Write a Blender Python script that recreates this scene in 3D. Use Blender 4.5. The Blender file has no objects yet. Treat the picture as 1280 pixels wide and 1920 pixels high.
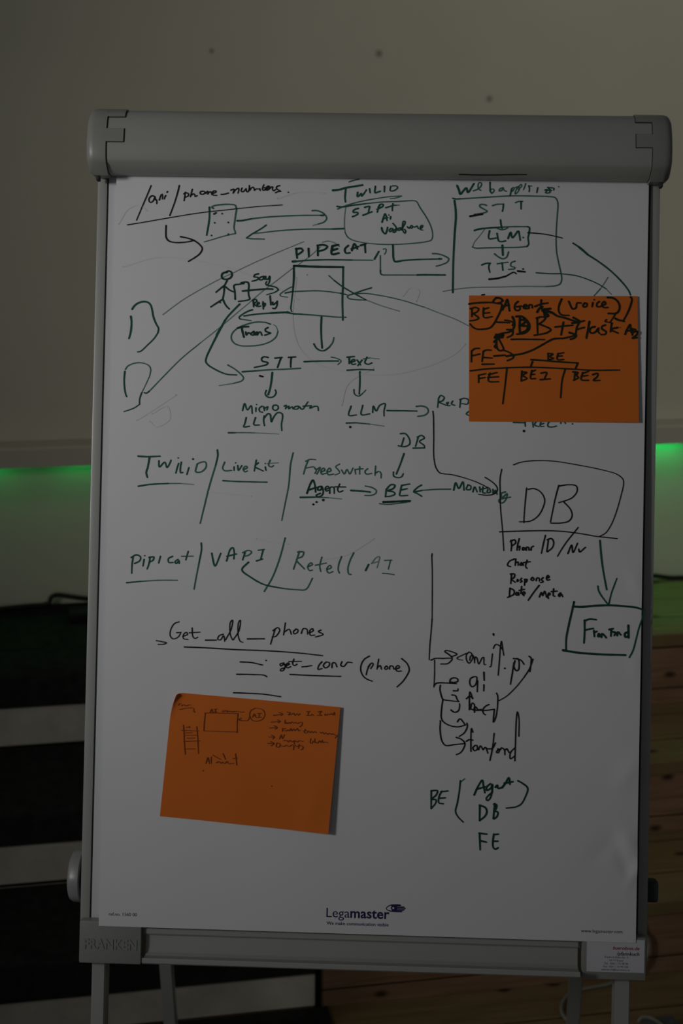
import bpy, bmesh, math, random
from mathutils import Vector, Matrix

random.seed(7)
S = bpy.context.scene
COL = S.collection

# ------------------------------------------------------------------ camera
PITCH, ROLL, EYE = 0.2924, 0.0094, 1.716
fwd = Vector((0, math.cos(PITCH), -math.sin(PITCH)))
rgt = Vector((1, 0, 0))
upv = rgt.cross(fwd)
rgt, upv = (math.cos(ROLL) * rgt + math.sin(ROLL) * upv, -math.sin(ROLL) * rgt + math.cos(ROLL) * upv)
cam_data = bpy.data.cameras.new('camera')
cam = bpy.data.objects.new('camera', cam_data)
COL.objects.link(cam)
cm = Matrix((rgt, upv, -fwd)).transposed().to_4x4()
cm.translation = Vector((0, 0, EYE))
cam.matrix_world = cm
cam_data.sensor_fit = 'VERTICAL'
cam_data.sensor_height = 36
cam_data.sensor_width = 24
cam_data.lens = 52.5
cam_data.dof.use_dof = True
cam_data.dof.focus_distance = 1.80
cam_data.dof.aperture_fstop = 6.3
cam_data.clip_start = 0.05
S.camera = cam

# ------------------------------------------------------------------ light
S.view_settings.view_transform = 'Standard'
S.view_settings.look = 'None'
S.view_settings.gamma = 1.0
S.view_settings.use_curve_mapping = False
S.view_settings.exposure = 0.0
wd = bpy.data.worlds.new('room_light')
S.world = wd
wd.use_nodes = True
wd.node_tree.nodes['Background'].inputs[0].default_value = (0.92, 0.96, 1.0, 1)
# dim room: most light comes in level through the windows, more from the left, less from ceiling and floor
wn_ = wd.node_tree
w_tc = wn_.nodes.new('ShaderNodeTexCoord')
w_sp = wn_.nodes.new('ShaderNodeSeparateXYZ')
wn_.links.new(w_tc.outputs['Generated'], w_sp.inputs[0])


def w_math(op, a, b_):
    n = wn_.nodes.new('ShaderNodeMath')
    n.operation = op
    for k, v in enumerate((a, b_)):
        if isinstance(v, (int, float)):
            n.inputs[k].default_value = v
        elif v is not None:
            wn_.links.new(v, n.inputs[k])
    return n.outputs[0]


w_level = w_math('SUBTRACT', 1.0, w_math('MULTIPLY', w_math('ABSOLUTE', w_sp.outputs[2], None), 0.72))
w_side = w_math('SUBTRACT', 1.0, w_math('MULTIPLY', w_sp.outputs[0], 0.30))
wn_.links.new(w_math('MULTIPLY', w_math('MULTIPLY', w_level, w_side), 0.080), wn_.nodes['Background'].inputs[1])


def area(name, loc, target, sx, sy, power, color, spread=math.pi):
    l = bpy.data.lights.new(name, 'AREA')
    l.shape = 'RECTANGLE'
    l.size, l.size_y = sx, sy
    l.energy = power
    l.color = color
    l.spread = spread
    o = bpy.data.objects.new(name, l)
    COL.objects.link(o)
    o.location = loc
    o.rotation_euler = (Vector(target) - Vector(loc)).to_track_quat('-Z', 'Y').to_euler()
    return o


area('window_daylight', (-2.535, -0.135, 2.244), (-0.41, 1.83, 1.40), 0.45, 0.60, 2.05, (1.0, 0.985, 0.98), 0.80)
area('upper_wall_fill', (1.1, 1.9, 3.3), (0.8, 3.4, 2.35), 0.8, 0.5, 2.2, (1.0, 0.99, 0.95), 1.9)  # unseen lamp added to brighten the upper wall

# ------------------------------------------------------------------ helpers
MATS = {}


def mat(name, color, rough=0.6, spec=0.3, metal=0.0, noise=0.0, nscale=30.0, bump=0.0, bscale=200.0, emit=None):
    m = bpy.data.materials.new(name)
    m.use_nodes = True
    nt = m.node_tree
    b = nt.nodes['Principled BSDF']
    b.inputs['Base Color'].default_value = (*color, 1)
    b.inputs['Roughness'].default_value = rough
    b.inputs['Specular IOR Level'].default_value = spec
    b.inputs['Metallic'].default_value = metal
    tc = nt.nodes.new('ShaderNodeTexCoord')
    if noise:
        n = nt.nodes.new('ShaderNodeTexNoise')
        n.inputs['Scale'].default_value = nscale
        n.inputs['Detail'].default_value = 5
        nt.links.new(tc.outputs['Object'], n.inputs['Vector'])
        r = nt.nodes.new('ShaderNodeValToRGB')
        r.color_ramp.elements[0].position = 0.3
        r.color_ramp.elements[1].position = 0.7
        r.color_ramp.elements[0].color = (*[c * (1 - noise) for c in color], 1)
        r.color_ramp.elements[1].color = (*[min(1, c * (1 + noise)) for c in color], 1)
        nt.links.new(n.outputs['Fac'], r.inputs['Fac'])
        nt.links.new(r.outputs['Color'], b.inputs['Base Color'])
    if bump:
        n2 = nt.nodes.new('ShaderNodeTexNoise')
        n2.inputs['Scale'].default_value = bscale
        n2.inputs['Detail'].default_value = 4
        nt.links.new(tc.outputs['Object'], n2.inputs['Vector'])
        bp = nt.nodes.new('ShaderNodeBump')
        bp.inputs['Strength'].default_value = bump
        bp.inputs['Distance'].default_value = 0.002
        nt.links.new(n2.outputs['Fac'], bp.inputs['Height'])
        nt.links.new(bp.outputs['Normal'], b.inputs['Normal'])
    if emit:
        b.inputs['Emission Color'].default_value = (*emit[0], 1)
        b.inputs['Emission Strength'].default_value = emit[1]
    MATS[name] = m
    return m


def mapped(nt, scale, out='Object'):
    tc = nt.nodes.new('ShaderNodeTexCoord')
    mp = nt.nodes.new('ShaderNodeMapping')
    mp.inputs['Scale'].default_value = scale
    nt.links.new(tc.outputs[out], mp.inputs['Vector'])
    return mp.outputs['Vector']


def wood(name, c1, c2, knot, joint_axis, pitch_, off, rough=0.5):
    """pine boards running along local X, jointed every pitch_ metres along joint_axis (1=Y, 2=Z)"""
    m = mat(name, c1, rough, 0.3)
    nt = m.node_tree
    b = nt.nodes['Principled BSDF']
    sep = nt.nodes.new('ShaderNodeSeparateXYZ')
    tc = nt.nodes.new('ShaderNodeTexCoord')
    nt.links.new(tc.outputs['Object'], sep.inputs[0])

    def mth(op, a, bb=None):
        n = nt.nodes.new('ShaderNodeMath')
        n.operation = op
        for i, v in enumerate((a, bb)):
            if v is None:
                continue
            if isinstance(v, (int, float)):
                n.inputs[i].default_value = v
            else:
                nt.links.new(v, n.inputs[i])
        return n.outputs[0]
    y = mth('ADD', sep.outputs[joint_axis], off)
    row = mth('DIVIDE', y, pitch_)
    fr = mth('FRACT', row)
    idx = mth('FLOOR', row)
    edge = mth('LESS_THAN', mth('MULTIPLY', mth('MINIMUM', fr, mth('SUBTRACT', 1.0, fr)), pitch_), 0.0016)
    comb = nt.nodes.new('ShaderNodeCombineXYZ')
    nt.links.new(mth('ADD', sep.outputs[0], mth('MULTIPLY', idx, 3.7)), comb.inputs[0])
    nt.links.new(y, comb.inputs[1])
    nt.links.new(idx, comb.inputs[2])
    mp = nt.nodes.new('ShaderNodeMapping')
    mp.inputs['Scale'].default_value = (3.0, 38.0, 1.0)
    nt.links.new(comb.outputs[0], mp.inputs['Vector'])
    n = nt.nodes.new('ShaderNodeTexNoise')
    n.inputs['Scale'].default_value = 1.6
    n.inputs['Detail'].default_value = 6
    n.inputs['Distortion'].default_value = 1.2
    nt.links.new(mp.outputs[0], n.inputs['Vector'])
    r = nt.nodes.new('ShaderNodeValToRGB')
    r.color_ramp.elements[0].position = 0.32
    r.color_ramp.elements[1].position = 0.68
    r.color_ramp.elements[0].color = (*c1, 1)
    r.color_ramp.elements[1].color = (*c2, 1)
    nt.links.new(n.outputs['Fac'], r.inputs['Fac'])
    # knots
    mp2 = nt.nodes.new('ShaderNodeMapping')
    mp2.inputs['Scale'].default_value = (4.5, 8.0, 1.0)
    nt.links.new(comb.outputs[0], mp2.inputs['Vector'])
    v = nt.nodes.new('ShaderNodeTexVoronoi')
    v.voronoi_dimensions = '2D'
    v.inputs['Scale'].default_value = 1.0
    v.inputs['Randomness'].default_value = 0.9
    nt.links.new(mp2.outputs[0], v.inputs['Vector'])
    kr = nt.nodes.new('ShaderNodeValToRGB')
    kr.color_ramp.elements[0].position = 0.025
    kr.color_ramp.elements[0].color = (1, 1, 1, 1)
    kr.color_ramp.elements[1].position = 0.085
    kr.color_ramp.elements[1].color = (0, 0, 0, 1)
    nt.links.new(v.outputs['Distance'], kr.inputs['Fac'])
    mx = nt.nodes.new('ShaderNodeMixRGB')
    nt.links.new(kr.outputs['Color'], mx.inputs[0])
    nt.links.new(r.outputs['Color'], mx.inputs[1])
    mx.inputs[2].default_value = (*knot, 1)
    mx2 = nt.nodes.new('ShaderNodeMixRGB')
    nt.links.new(edge, mx2.inputs[0])
    nt.links.new(mx.outputs[0], mx2.inputs[1])
    mx2.inputs[2].default_value = (0.01, 0.007, 0.004, 1)
    nt.links.new(mx2.outputs[0], b.inputs['Base Color'])
    return m


# board frame: u to the right, v up the board, w out of it towards the viewer
BO = Vector((0.03906484, 1.72457461, -0.57201531 + EYE))
BU = Vector((0.99924838, -0.03876437, 0.0))
BV = Vector((0.01182894, 0.30492048, 0.95230435))
BN = Vector((-0.03691548, -0.95158858, 0.30514984))
# stair frame: s along the wall to the right, t towards the wall, z up
RY = 0.1826
RD = Vector((math.cos(RY), math.sin(RY), 0))
RN = Vector((-math.sin(RY), math.cos(RY), 0))


def bd(u, v, w):
    return BO + u * BU + v * BV + w * BN


def rm(s, t, z):
    return s * RD + t * RN + Vector((0, 0, z + EYE))


BOARD_ROT = Matrix((BU, BV, BN)).transposed()
ROOM_ROT = Matrix((RD, RN, Vector((0, 0, 1)))).transposed()


def frame_matrix(rot, loc):
    m = rot.to_4x4()
    m.translation = loc
    return m


def thing(name, label, cat, matrix, group=None):
    o = bpy.data.objects.new(name, None)
    o.empty_display_size = 0.05
    COL.objects.link(o)
    o.matrix_world = matrix
    o['label'] = label
    o['category'] = cat
    if group:
        o['group'] = group
    return o


def world_matrix(o):
    m = o.matrix_basis.copy()
    while o.parent:
        o = o.parent
        m = o.matrix_basis @ m
    return m


def build(name, bm, mats, parent=None, matrix=None, smooth=False, label=None):
    """link a world-space bmesh as one object whose origin sits at its parent's (or at matrix)"""
    m = world_matrix(parent) if parent else (matrix or Matrix())
    bmesh.ops.transform(bm, matrix=m.inverted(), verts=bm.verts)
    me = bpy.data.meshes.new(name)
    bm.to_mesh(me)
    bm.free()
    for x in (mats if isinstance(mats, (list, tuple)) else [mats]):
        me.materials.append(x)
    if smooth:
        me.polygons.foreach_set('use_smooth', [True] * len(me.polygons))
        try:
            me.set_sharp_from_angle(angle=math.radians(35))
        except Exception:
            pass
    o = bpy.data.objects.new(name, me)
    COL.objects.link(o)
    if parent:
        o.parent = parent
    else:
        o.matrix_world = m
    if label:
        o['label'] = label
    return o


def tag(o, label=None, cat=None, kind=None, group=None):
    if label:
        o['label'] = label
    if cat:
        o['category'] = cat
    if kind:
        o['kind'] = kind
    if group:
        o['group'] = group
    return o


def add_prism(bm, P0, P1, close=True, mi=0):
    """bridge two matching rings of points (lists of Vector) and cap them"""
    a = [bm.verts.new(p) for p in P0]
    b = [bm.verts.new(p) for p in P1]
    n = len(a)
    for i in range(n):
        f = bm.faces.new((a[i], a[(i + 1) % n], b[(i + 1) % n], b[i]))
        f.material_index = mi
    if close:
        bm.faces.new(a[::-1]).material_index = mi
        bm.faces.new(b).material_index = mi
    return a, b


def add_loft(bm, rings, mi=0):
    vs = [[bm.verts.new(p) for p in r] for r in rings]
    n = len(vs[0])
    for a, b in zip(vs, vs[1:]):
        for i in range(n):
            bm.faces.new((a[i], a[(i + 1) % n], b[(i + 1) % n], b[i])).material_index = mi
    bm.faces.new(vs[0][::-1]).material_index = mi
    bm.faces.new(vs[-1]).material_index = mi


def add_box(bm, fr, a0, a1, b0, b1, c0, c1, bevel=0.0, mi=0):
    t = bmesh.new()
    r0 = [fr(a0, b0, c0), fr(a1, b0, c0), fr(a1, b1, c0), fr(a0, b1, c0)]
    r1 = [fr(a0, b0, c1), fr(a1, b0, c1), fr(a1, b1, c1), fr(a0, b1, c1)]
    add_prism(t, r0, r1)
    if bevel:
        bmesh.ops.bevel(t, geom=t.edges[:], offset=bevel, segments=2, affect='EDGES', profile=0.6)
    join(bm, t, mi)


def join(bm, t, mi=0):
    m = {}
    for v in t.verts:
        m[v] = bm.verts.new(v.co)
    for f in t.faces:
        try:
            bm.faces.new([m[v] for v in f.verts]).material_index = mi
        except ValueError:
            pass
    t.free()


def fix(bm):
    bmesh.ops.recalc_face_normals(bm, faces=bm.faces[:])
    return bm


def smooth_path(pts, step=0.003, closed=False):
    if len(pts) < 3:
        return [Vector(p) for p in pts]
    P = [Vector(p) for p in pts]
    P = [P[0] * 2 - P[1]] + P + [P[-1] * 2 - P[-2]]
    out = []
    for i in range(1, len(P) - 2):
        p0, p1, p2, p3 = P[i - 1:i + 3]
        d = lambda a, b: max((b - a).length, 1e-6) ** 0.5
        t0 = 0.0
        t1 = t0 + d(p0, p1)
        t2 = t1 + d(p1, p2)
        t3 = t2 + d(p2, p3)
        n = max(2, min(14, int((p2 - p1).length / step) + 1))
        for k in range(n):
            t = t1 + (t2 - t1) * k / n
            A1 = p0 * ((t1 - t) / (t1 - t0)) + p1 * ((t - t0) / (t1 - t0))
            A2 = p1 * ((t2 - t) / (t2 - t1)) + p2 * ((t - t1) / (t2 - t1))
            A3 = p2 * ((t3 - t) / (t3 - t2)) + p3 * ((t - t2) / (t3 - t2))
            B1 = A1 * ((t2 - t) / (t2 - t0)) + A2 * ((t - t0) / (t2 - t0))
            B2 = A2 * ((t3 - t) / (t3 - t1)) + A3 * ((t - t1) / (t3 - t1))
            out.append(B1 * ((t2 - t) / (t2 - t1)) + B2 * ((t - t1) / (t2 - t1)))
    out.append(P[-2])
    return out


def add_tube(bm, pts, r, seg=10, mi=0):
    rings = []
    for i, p in enumerate(pts):
        a = pts[max(0, i - 1)]
        b = pts[min(len(pts) - 1, i + 1)]
        d = (b - a).normalized()
        x = d.orthogonal().normalized() if i == 0 else (px - d * px.dot(d)).normalized()
        px = x
        y = d.cross(x)
        rings.append([p + r * (math.cos(2 * math.pi * k / seg) * x + math.sin(2 * math.pi * k / seg) * y) for k in range(seg)])
    add_loft(bm, rings, mi)


# marker strokes: "<ink><width in 0.1 mm> u,v u,v ...;" with u,v in 0.1 mm on the board
SHEET_STROKES = """
k14 -2820,4460 -2851,4377 -2908,4235 -2989,4030;k16 -2769,4322 -2803,4335 -2839,4303 -2839,4267 -2821,4250 -2788,4273 -2769,4318 -2762,4291 -2759,4282;
k16 -2748,4282 -2744,4258 -2745,4238;k16 -2715,4282 -2696,4339 -2681,4355 -2675,4332 -2677,4296;k16 -2636,4339 -2648,4319 -2653,4296;
k16 -2615,4389 -2623,4377;k16 -2472,4465 -2490,4381 -2527,4247 -2581,4091;k16 -2397,4383 -2402,4329 -2409,4278;
k16 -2414,4362 -2383,4376 -2356,4363 -2362,4336 -2395,4322;k16 -2311,4421 -2333,4327;k16 -2329,4343 -2296,4364 -2280,4357 -2276,4331 -2249,4344;
k16 -2177,4399 -2210,4392 -2210,4365 -2176,4361 -2153,4386 -2171,4399;k16 -2143,4372 -2124,4399 -2113,4386 -2120,4362;
k16 -2113,4379 -2090,4393 -2077,4387 -2070,4357;k16 -2057,4374 -2024,4387 -2017,4401 -2044,4403 -2064,4387 -2056,4353 -2009,4350;
k16 -1956,4361 -1916,4365 -1864,4381;k12 -3099,3971 -2888,4008 -2583,4066 -2211,4131 -1918,4168 -1520,4216 -1203,4242;
k18 -2623,3969 -2623,3885 -2616,3818 -2582,3779 -2508,3762 -2415,3764 -2335,3775 -2276,3791;
k18 -2441,3834 -2363,3819 -2282,3793 -2208,3744 -2171,3694 -2198,3630 -2264,3576 -2336,3531;g21 -2095,4202 -2092,4079 -2103,3972 -2121,3858;
m19 -2045,4189 -2068,4202 -2040,4220 -1920,4239 -1827,4240 -1780,4230 -1763,4190 -1771,4110 -1782,4016 -1787,3950 -1772,3903 -1768,3883;
m13 -1768,3883 -1831,3869 -1937,3841 -2043,3806 -2149,3774;g23 -2037,4120 -2011,4134;g23 -1937,4125;g23 -2025,4011;g23 -1859,4018;g23 -2060,3854;
g23 -1855,3873;k15 -1838,4414 -1807,4429 -1797,4429 -1810,4378;k15 -1806,4385 -1775,4425 -1743,4440 -1739,4422 -1749,4379;
k15 -1700,4444 -1710,4419 -1706,4399 -1681,4401 -1660,4427 -1650,4438;k15 -1650,4427 -1642,4400 -1624,4400 -1614,4431 -1611,4478;
k15 -1611,4474 -1606,4413 -1603,4420 -1586,4446 -1564,4457 -1553,4439 -1549,4417;k15 -1549,4417 -1524,4436 -1496,4433 -1482,4440 -1477,4415;
k15 -1433,4487 -1446,4458 -1449,4426 -1431,4419 -1410,4441 -1414,4455 -1432,4448;
k15 -1410,4423 -1382,4448 -1364,4470 -1386,4470 -1406,4444 -1395,4419 -1367,4434;k15 -1367,4434 -1339,4463 -1321,4460 -1328,4442 -1313,4413 -1288,4432;
k15 -1239,4479 -1268,4471 -1281,4453 -1270,4435 -1223,4409 -1252,4407 -1291,4390;k18 -1132,4399;g21 -1750,4040 -1711,4040 -1578,4066;
m18 -1711,4040 -1578,4066 -1379,4091 -1048,4113 -690,4122;g22 -1750,4040 -1697,4042;g22 -723,4119 -687,4122;
m18 -834,4176 -784,4179 -704,4151 -663,4111 -656,4078 -688,4038 -754,4014;l13 -754,4014 -820,3996;g21 -442,3961 -514,3958 -580,3955;
m16 -442,3961 -580,3955 -912,3948 -1243,3924 -1415,3901 -1547,3886;g17 -1393,3992 -1443,3954 -1574,3873 -1632,3829;
m16 -1632,3829 -1572,3822 -1413,3819;l11 -2635,2871 -2409,3045 -2242,3152 -1931,3328 -1763,3409 -1634,3476 -1304,3632 -1039,3747 -929,3794;
l12 -2840,1911 -2813,1905 -2762,1946 -2634,2085 -2392,2338 -2167,2531 -1949,2711 -1751,2885 -1590,3025 -1418,3178 -1232,3325 -1059,3465;
g17 -2840,1911 -2813,1905 -2775,1932;m12 -2762,1946 -2634,2085 -2392,2338 -2167,2531;l10 -988,3512 -847,3619 -725,3732;
l12 -701,3791 -629,3805 -557,3786 -491,3741;g25 -588,4429 -502,4440 -437,4461 -344,4478 -226,4499;g21 -430,4461 -433,4407 -437,4341 -430,4288;
g12 -392,4535 -346,4552 -306,4562 -267,4569;g19 -283,4409 -286,4356 -263,4370 -239,4397 -236,4363 -210,4390 -178,4440;g19 -139,4454 -131,4405;
g19 -69,4485 -71,4405 -39,4415 -6,4426;g19 42,4487 41,4420;g16 118,4488 113,4434 159,4435 205,4475 184,4493 138,4492;
m14 -524,4200 -432,4241 -274,4290 -77,4332 108,4361 253,4371;m12 253,4371 187,4346 115,4337;g19 -531,4233 -471,4227 -339,4249 -181,4271;
m14 -339,4249 -181,4271 4,4293 188,4302 413,4314 439,4302 480,4233 575,4088 624,3982 641,3890 626,3836 568,3816 397,3791 199,3777 14,3775 -158,3786 -264,3804 -343,3826 -397,3862 -427,3915;
l13 -427,3915 -437,4008 -436,4114 -425,4228;g22 160,3766 164,3684 170,3604 188,3565 282,3579;g18 188,3565 282,3579 467,3595 750,3606;
g22 723,3606 753,3607;m17 643,3670 702,3668 782,3646 842,3607 823,3567 758,3536 692,3516;g21 -61,3594 -10,3688;m12 42,3715 75,3720 76,3683 59,3653;
g19 -271,4212 -304,4203 -332,4182 -331,4162 -283,4163 -274,4146 -302,4125 -342,4109;g19 -194,4225 -166,4234 -134,4238 -141,4201 -148,4152;
g19 -213,4128 -164,4148 -104,4173;g19 -16,4252 -27,4219 -39,4168;g19 -28,4227 -4,4264 29,4265 29,4244 -11,4219 -43,4203;
g17 62,4224 118,4242 151,4253 191,4256;g17 150,4275 143,4230 144,4189;m10 191,4256 228,4259;g19 21,4046 36,4097 55,4151 72,4114 81,4069;
g19 36,4089 89,4106;g19 125,4115 122,4086;g19 103,4135;g21 18,3978 27,3942 48,3913 65,3905 80,3934 90,3983;
g17 132,3972 112,3951 117,3931 137,3939 157,3964 148,3972 128,3963;g17 155,4033 189,3993 197,3960 182,3927 158,3923 165,3944 197,3968 213,3973;
g17 246,3981 218,3969 218,3948 246,3957 262,3982 267,3953;
g17 263,3953 278,3994 301,4035 301,4060 281,4060 273,4027 270,3969 287,3929 304,3913 311,3946 295,3962;
g16 331,3995 351,3975 367,3995 379,4012 396,3996 380,3975 363,3991;g16 396,3996 416,3992 432,3996 448,4005 465,3972;
g16 489,3972 513,3993 517,4014 497,4009 485,3981 494,3960 518,3957;g23 897,4321 912,4225 918,4119 908,3933 900,3694 897,3496 899,3198;
g18 876,4351 916,4342 969,4346;
m16 916,4342 1087,4354 1350,4374 1612,4390 1875,4390 2045,4386 2117,4374 2148,4321 2147,4175 2140,4043 2137,3844 2146,3712 2166,3607 2198,3475 2213,3383 2195,3323 2143,3300 2025,3287;
l13 2025,3287 1763,3286 1436,3272 1173,3264 977,3245 780,3209;g23 926,4507 954,4438 965,4401 1038,4479 1057,4424 1130,4534;
g19 1460,4093 1468,4034 1481,3991;g21 1147,3960 1199,3977 1317,3992 1475,4005;m18 1317,3992 1475,4005 1619,4013 1789,4015;
g19 1789,4015 1812,4005 1810,3946 1798,3879 1806,3800 1787,3773;m17 1787,3773 1689,3762 1492,3756 1296,3750 1164,3745 1127,3757;
l10 1127,3757 1150,3817 1214,3898 1272,3978;m16 1403,4000 1449,3980 1488,3974 1534,3988 1560,4011;g19 1331,3959 1319,3886 1326,3862 1411,3871;
g19 1421,3927 1445,3835 1478,3828 1528,3838;g21 1556,3869 1587,3943 1608,3877 1679,3960 1693,3911 1703,3849;g21 1739,3882;g25 1489,3782 1497,3663;
m18 1395,3678 1442,3642 1495,3619 1541,3637 1566,3704;g18 1244,3540 1299,3561 1349,3562;g18 1338,3562 1329,3515 1343,3452;g18 1489,3570 1500,3478;
m16 1430,3556 1509,3571 1561,3578;m16 1646,3592 1601,3572 1595,3532 1648,3513 1641,3500 1569,3489;k22 1336,3366 1434,3378 1538,3406;
k16 1538,3406 1636,3456 1662,3438;k22 1681,3471 1767,3463;k22 1744,3497;g19 1797,3941 1817,3940;k14 1797,3941 1922,3934 2080,3912 2211,3881;
g16 1991,4465 2024,4472 1998,4432 2057,4439 2037,4465;g16 2023,4498 2102,4486 2096,4466;g16 2030,4492 2070,4459;g16 2157,4509;
m16 1125,4445 1185,4472 1220,4513 1220,4542 1192,4546 1180,4513 1185,4472 1214,4452;g18 1325,4551 1326,4490 1331,4437 1348,4418;
m16 1348,4418 1376,4446 1367,4470 1339,4466 1327,4449;m16 1484,4488 1448,4475 1436,4447 1468,4455 1488,4484 1497,4455 1525,4445;
g17 1589,4477 1578,4428 1571,4391;m14 1585,4473 1613,4494 1618,4477 1598,4444;
m14 1633,4490 1670,4503 1682,4482 1663,4437 1631,4412 1638,4453 1678,4511 1705,4532 1710,4511 1670,4470;m14 1758,4544 1746,4504 1731,4467;
g16 1795,4516 1803,4480 1800,4443;g16 1904,4493 1893,4432;m13 1799,4512 1831,4513;
m17 1286,4269 1253,4281 1209,4276 1205,4256 1254,4224 1299,4196 1271,4181 1142,4157;k23 1090,4133 1159,4146 1239,4161;
m17 1359,4266 1407,4283 1492,4288;g18 1492,4288 1489,4239 1481,4198;g18 1705,4323 1707,4230;m16 1637,4306 1673,4321 1725,4324;
g14 1902,3454 2068,3445 2211,3445 2403,3421 2547,3374 2662,3323 2749,3271;l10 2749,3271 2816,3203;g19 2343,3820 2416,3773 2522,3683;
g26 2416,3773 2474,3726 2522,3683;g19 2522,3683 2657,3598 2773,3513 2880,3418 2977,3313 3025,3247 3045,3201;l12 2770,3411 2728,3339 2682,3270;
m12 2682,3270 2607,3184;g23 -3028,2844 -3019,2788 -3019,2709 -3029,2630 -3044,2573;
g22 -3014,2932 -2992,2969 -2948,3006 -2881,3027 -2824,3020 -2789,2989 -2768,2927 -2752,2849 -2716,2759 -2684,2703 -2690,2647;
g16 -2690,2647 -2734,2578 -2811,2498 -2899,2416 -2933,2409;m14 -3079,2190 -3052,2230 -2996,2261 -2918,2277 -2839,2267 -2787,2240 -2767,2195 -2778,2116;
m10 -2778,2116 -2821,2014 -2869,1912;g16 -2869,1912 -2893,1833 -2893,1766;g13 -2893,1766 -2960,1720 -3083,1673;
g19 -3084,2167 -3090,2066 -3081,1954 -3066,1886 -3054,1858;
d22 -1861,3405 -1907,3395 -1925,3362 -1910,3326 -1868,3317 -1818,3336 -1798,3369 -1806,3405 -1843,3421 -1870,3409;d19 -1857,3303 -1889,3238;
d19 -1889,3241 -1939,3201 -1989,3157;d19 -1875,3225 -1819,3184 -1763,3162;d19 -1889,3234 -1892,3151 -1904,3077;d19 -1904,3072 -1963,3034 -2049,2975;
d19 -1935,3030;d19 -1904,3077 -1875,3013 -1846,2976 -1821,2954;d19 -1752,3075 -1759,3171 -1770,3245 -1710,3259 -1651,3270;
d19 -1683,3278 -1638,3288 -1601,3284 -1589,3247 -1593,3174 -1586,3119 -1573,3082 -1596,3068 -1710,3048;d22 -1663,3177 -1507,3195 -1369,3207 -1296,3206;
d18 -1370,3253 -1306,3242 -1250,3225 -1224,3198;g14 -1224,3198 -1267,3169 -1367,3136;
d18 -1474,3392 -1520,3377 -1529,3354 -1478,3346 -1482,3323 -1550,3299;d18 -1405,3361 -1446,3351 -1468,3323 -1427,3319 -1405,3351 -1399,3324;
d18 -1386,3361 -1381,3324 -1354,3329 -1336,3366 -1339,3297 -1361,3255 -1384,3269 -1371,3297;d18 -1531,3064 -1525,2986;
d18 -1540,3064 -1504,3078 -1485,3056 -1521,3023 -1483,2991;d18 -1484,3019 -1457,3024 -1462,3042 -1480,3023 -1470,2991 -1438,2997;
d18 -1411,3048 -1405,2960;d18 -1415,3020 -1383,3030 -1392,2993 -1405,2988;d18 -1326,3122 -1314,3012;d18 -1292,3045 -1287,3013 -1241,3050;
d18 -1237,3059 -1240,3004 -1263,2967 -1290,2971;g25 -1087,2919 -1133,2923 -1316,2911;g19 -1316,2911 -1500,2894 -1641,2871;
g18 -1538,2949 -1592,2930 -1656,2892 -1701,2850 -1682,2832;m16 -1682,2832 -1553,2815;g21 -1695,3016 -1758,2950 -1848,2847 -1918,2727 -1971,2634;
g17 -1315,2776 -1371,2796;
m16 -1371,2796 -1477,2800 -1609,2768 -1714,2720 -1779,2653 -1788,2593 -1756,2540 -1682,2508 -1563,2504 -1431,2519 -1312,2561 -1241,2622 -1220,2688;
l10 -1220,2688 -1244,2748 -1277,2771;d23 -1714,2720 -1674,2734 -1582,2742;d23 -1664,2728 -1653,2675 -1634,2611;
d19 -1613,2675 -1606,2636 -1580,2669 -1560,2656;d19 -1514,2684 -1553,2650 -1520,2637 -1501,2677 -1493,2640;
d19 -1474,2678 -1473,2638 -1454,2671 -1434,2678 -1414,2639;d19 -1343,2733 -1375,2712 -1368,2686 -1308,2667 -1341,2653 -1380,2639;
g21 -1869,2817 -1964,2630 -2040,2469 -2090,2349 -2092,2296 -2048,2250;g18 -2048,2250 -1940,2192 -1833,2154 -1714,2147;
m16 -1823,2267 -1742,2222 -1668,2164 -1627,2111 -1646,2078 -1751,2043;l12 -1751,2043 -1923,2013;
d19 -1334,2368 -1387,2374 -1413,2347 -1399,2321 -1333,2302 -1346,2282 -1497,2242;d19 -1248,2360 -1162,2371;d19 -1175,2364 -1194,2311 -1215,2247;
d19 -1083,2372 -997,2380;d19 -1050,2373 -1055,2313 -1054,2254;g21 -1642,2187 -1489,2200;m18 -1489,2200 -1331,2216 -1132,2226 -934,2242;
k22 -1428,2141 -1392,2132;g22 -1277,2183 -1285,2084 -1299,1991 -1321,1911;
g17 -1345,1964 -1357,1924 -1337,1891 -1297,1878 -1251,1893 -1225,1939 -1235,1972;g17 -1630,1714 -1606,1800 -1571,1721 -1526,1775 -1510,1680;
g17 -1466,1750 -1467,1703;g17 -1460,1790;g17 -1393,1771 -1426,1744 -1418,1704 -1385,1698;g17 -1373,1765 -1362,1718;
g17 -1362,1745 -1320,1766 -1333,1726;g17 -1215,1787 -1255,1780 -1260,1740 -1227,1721 -1194,1748 -1202,1781 -1222,1787;
g16 -1122,1776 -1096,1789 -1106,1743;g16 -1102,1756 -1063,1777 -1069,1744 -1023,1771 -1016,1745;g16 -950,1779 -990,1771 -1009,1745 -963,1743 -937,1772;
g16 -937,1772 -903,1740 -833,1834;g16 -891,1780 -792,1788;g16 -792,1788 -811,1755 -746,1782 -713,1776 -705,1730;
g18 -1582,1628 -1600,1549 -1612,1515 -1540,1523;g18 -1469,1630 -1487,1544 -1421,1541;g18 -1364,1652 -1369,1593 -1357,1533;
g18 -1360,1632 -1318,1680 -1292,1673 -1274,1581 -1251,1634 -1200,1695 -1146,1683 -1139,1637 -1150,1557 -1144,1478;g18 -1796,1439 -1710,1441;
m13 -1710,1441 -1578,1443 -1472,1443;l10 -1472,1443 -1366,1441 -1180,1435;g19 -890,2323 -738,2332 -474,2339;
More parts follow.
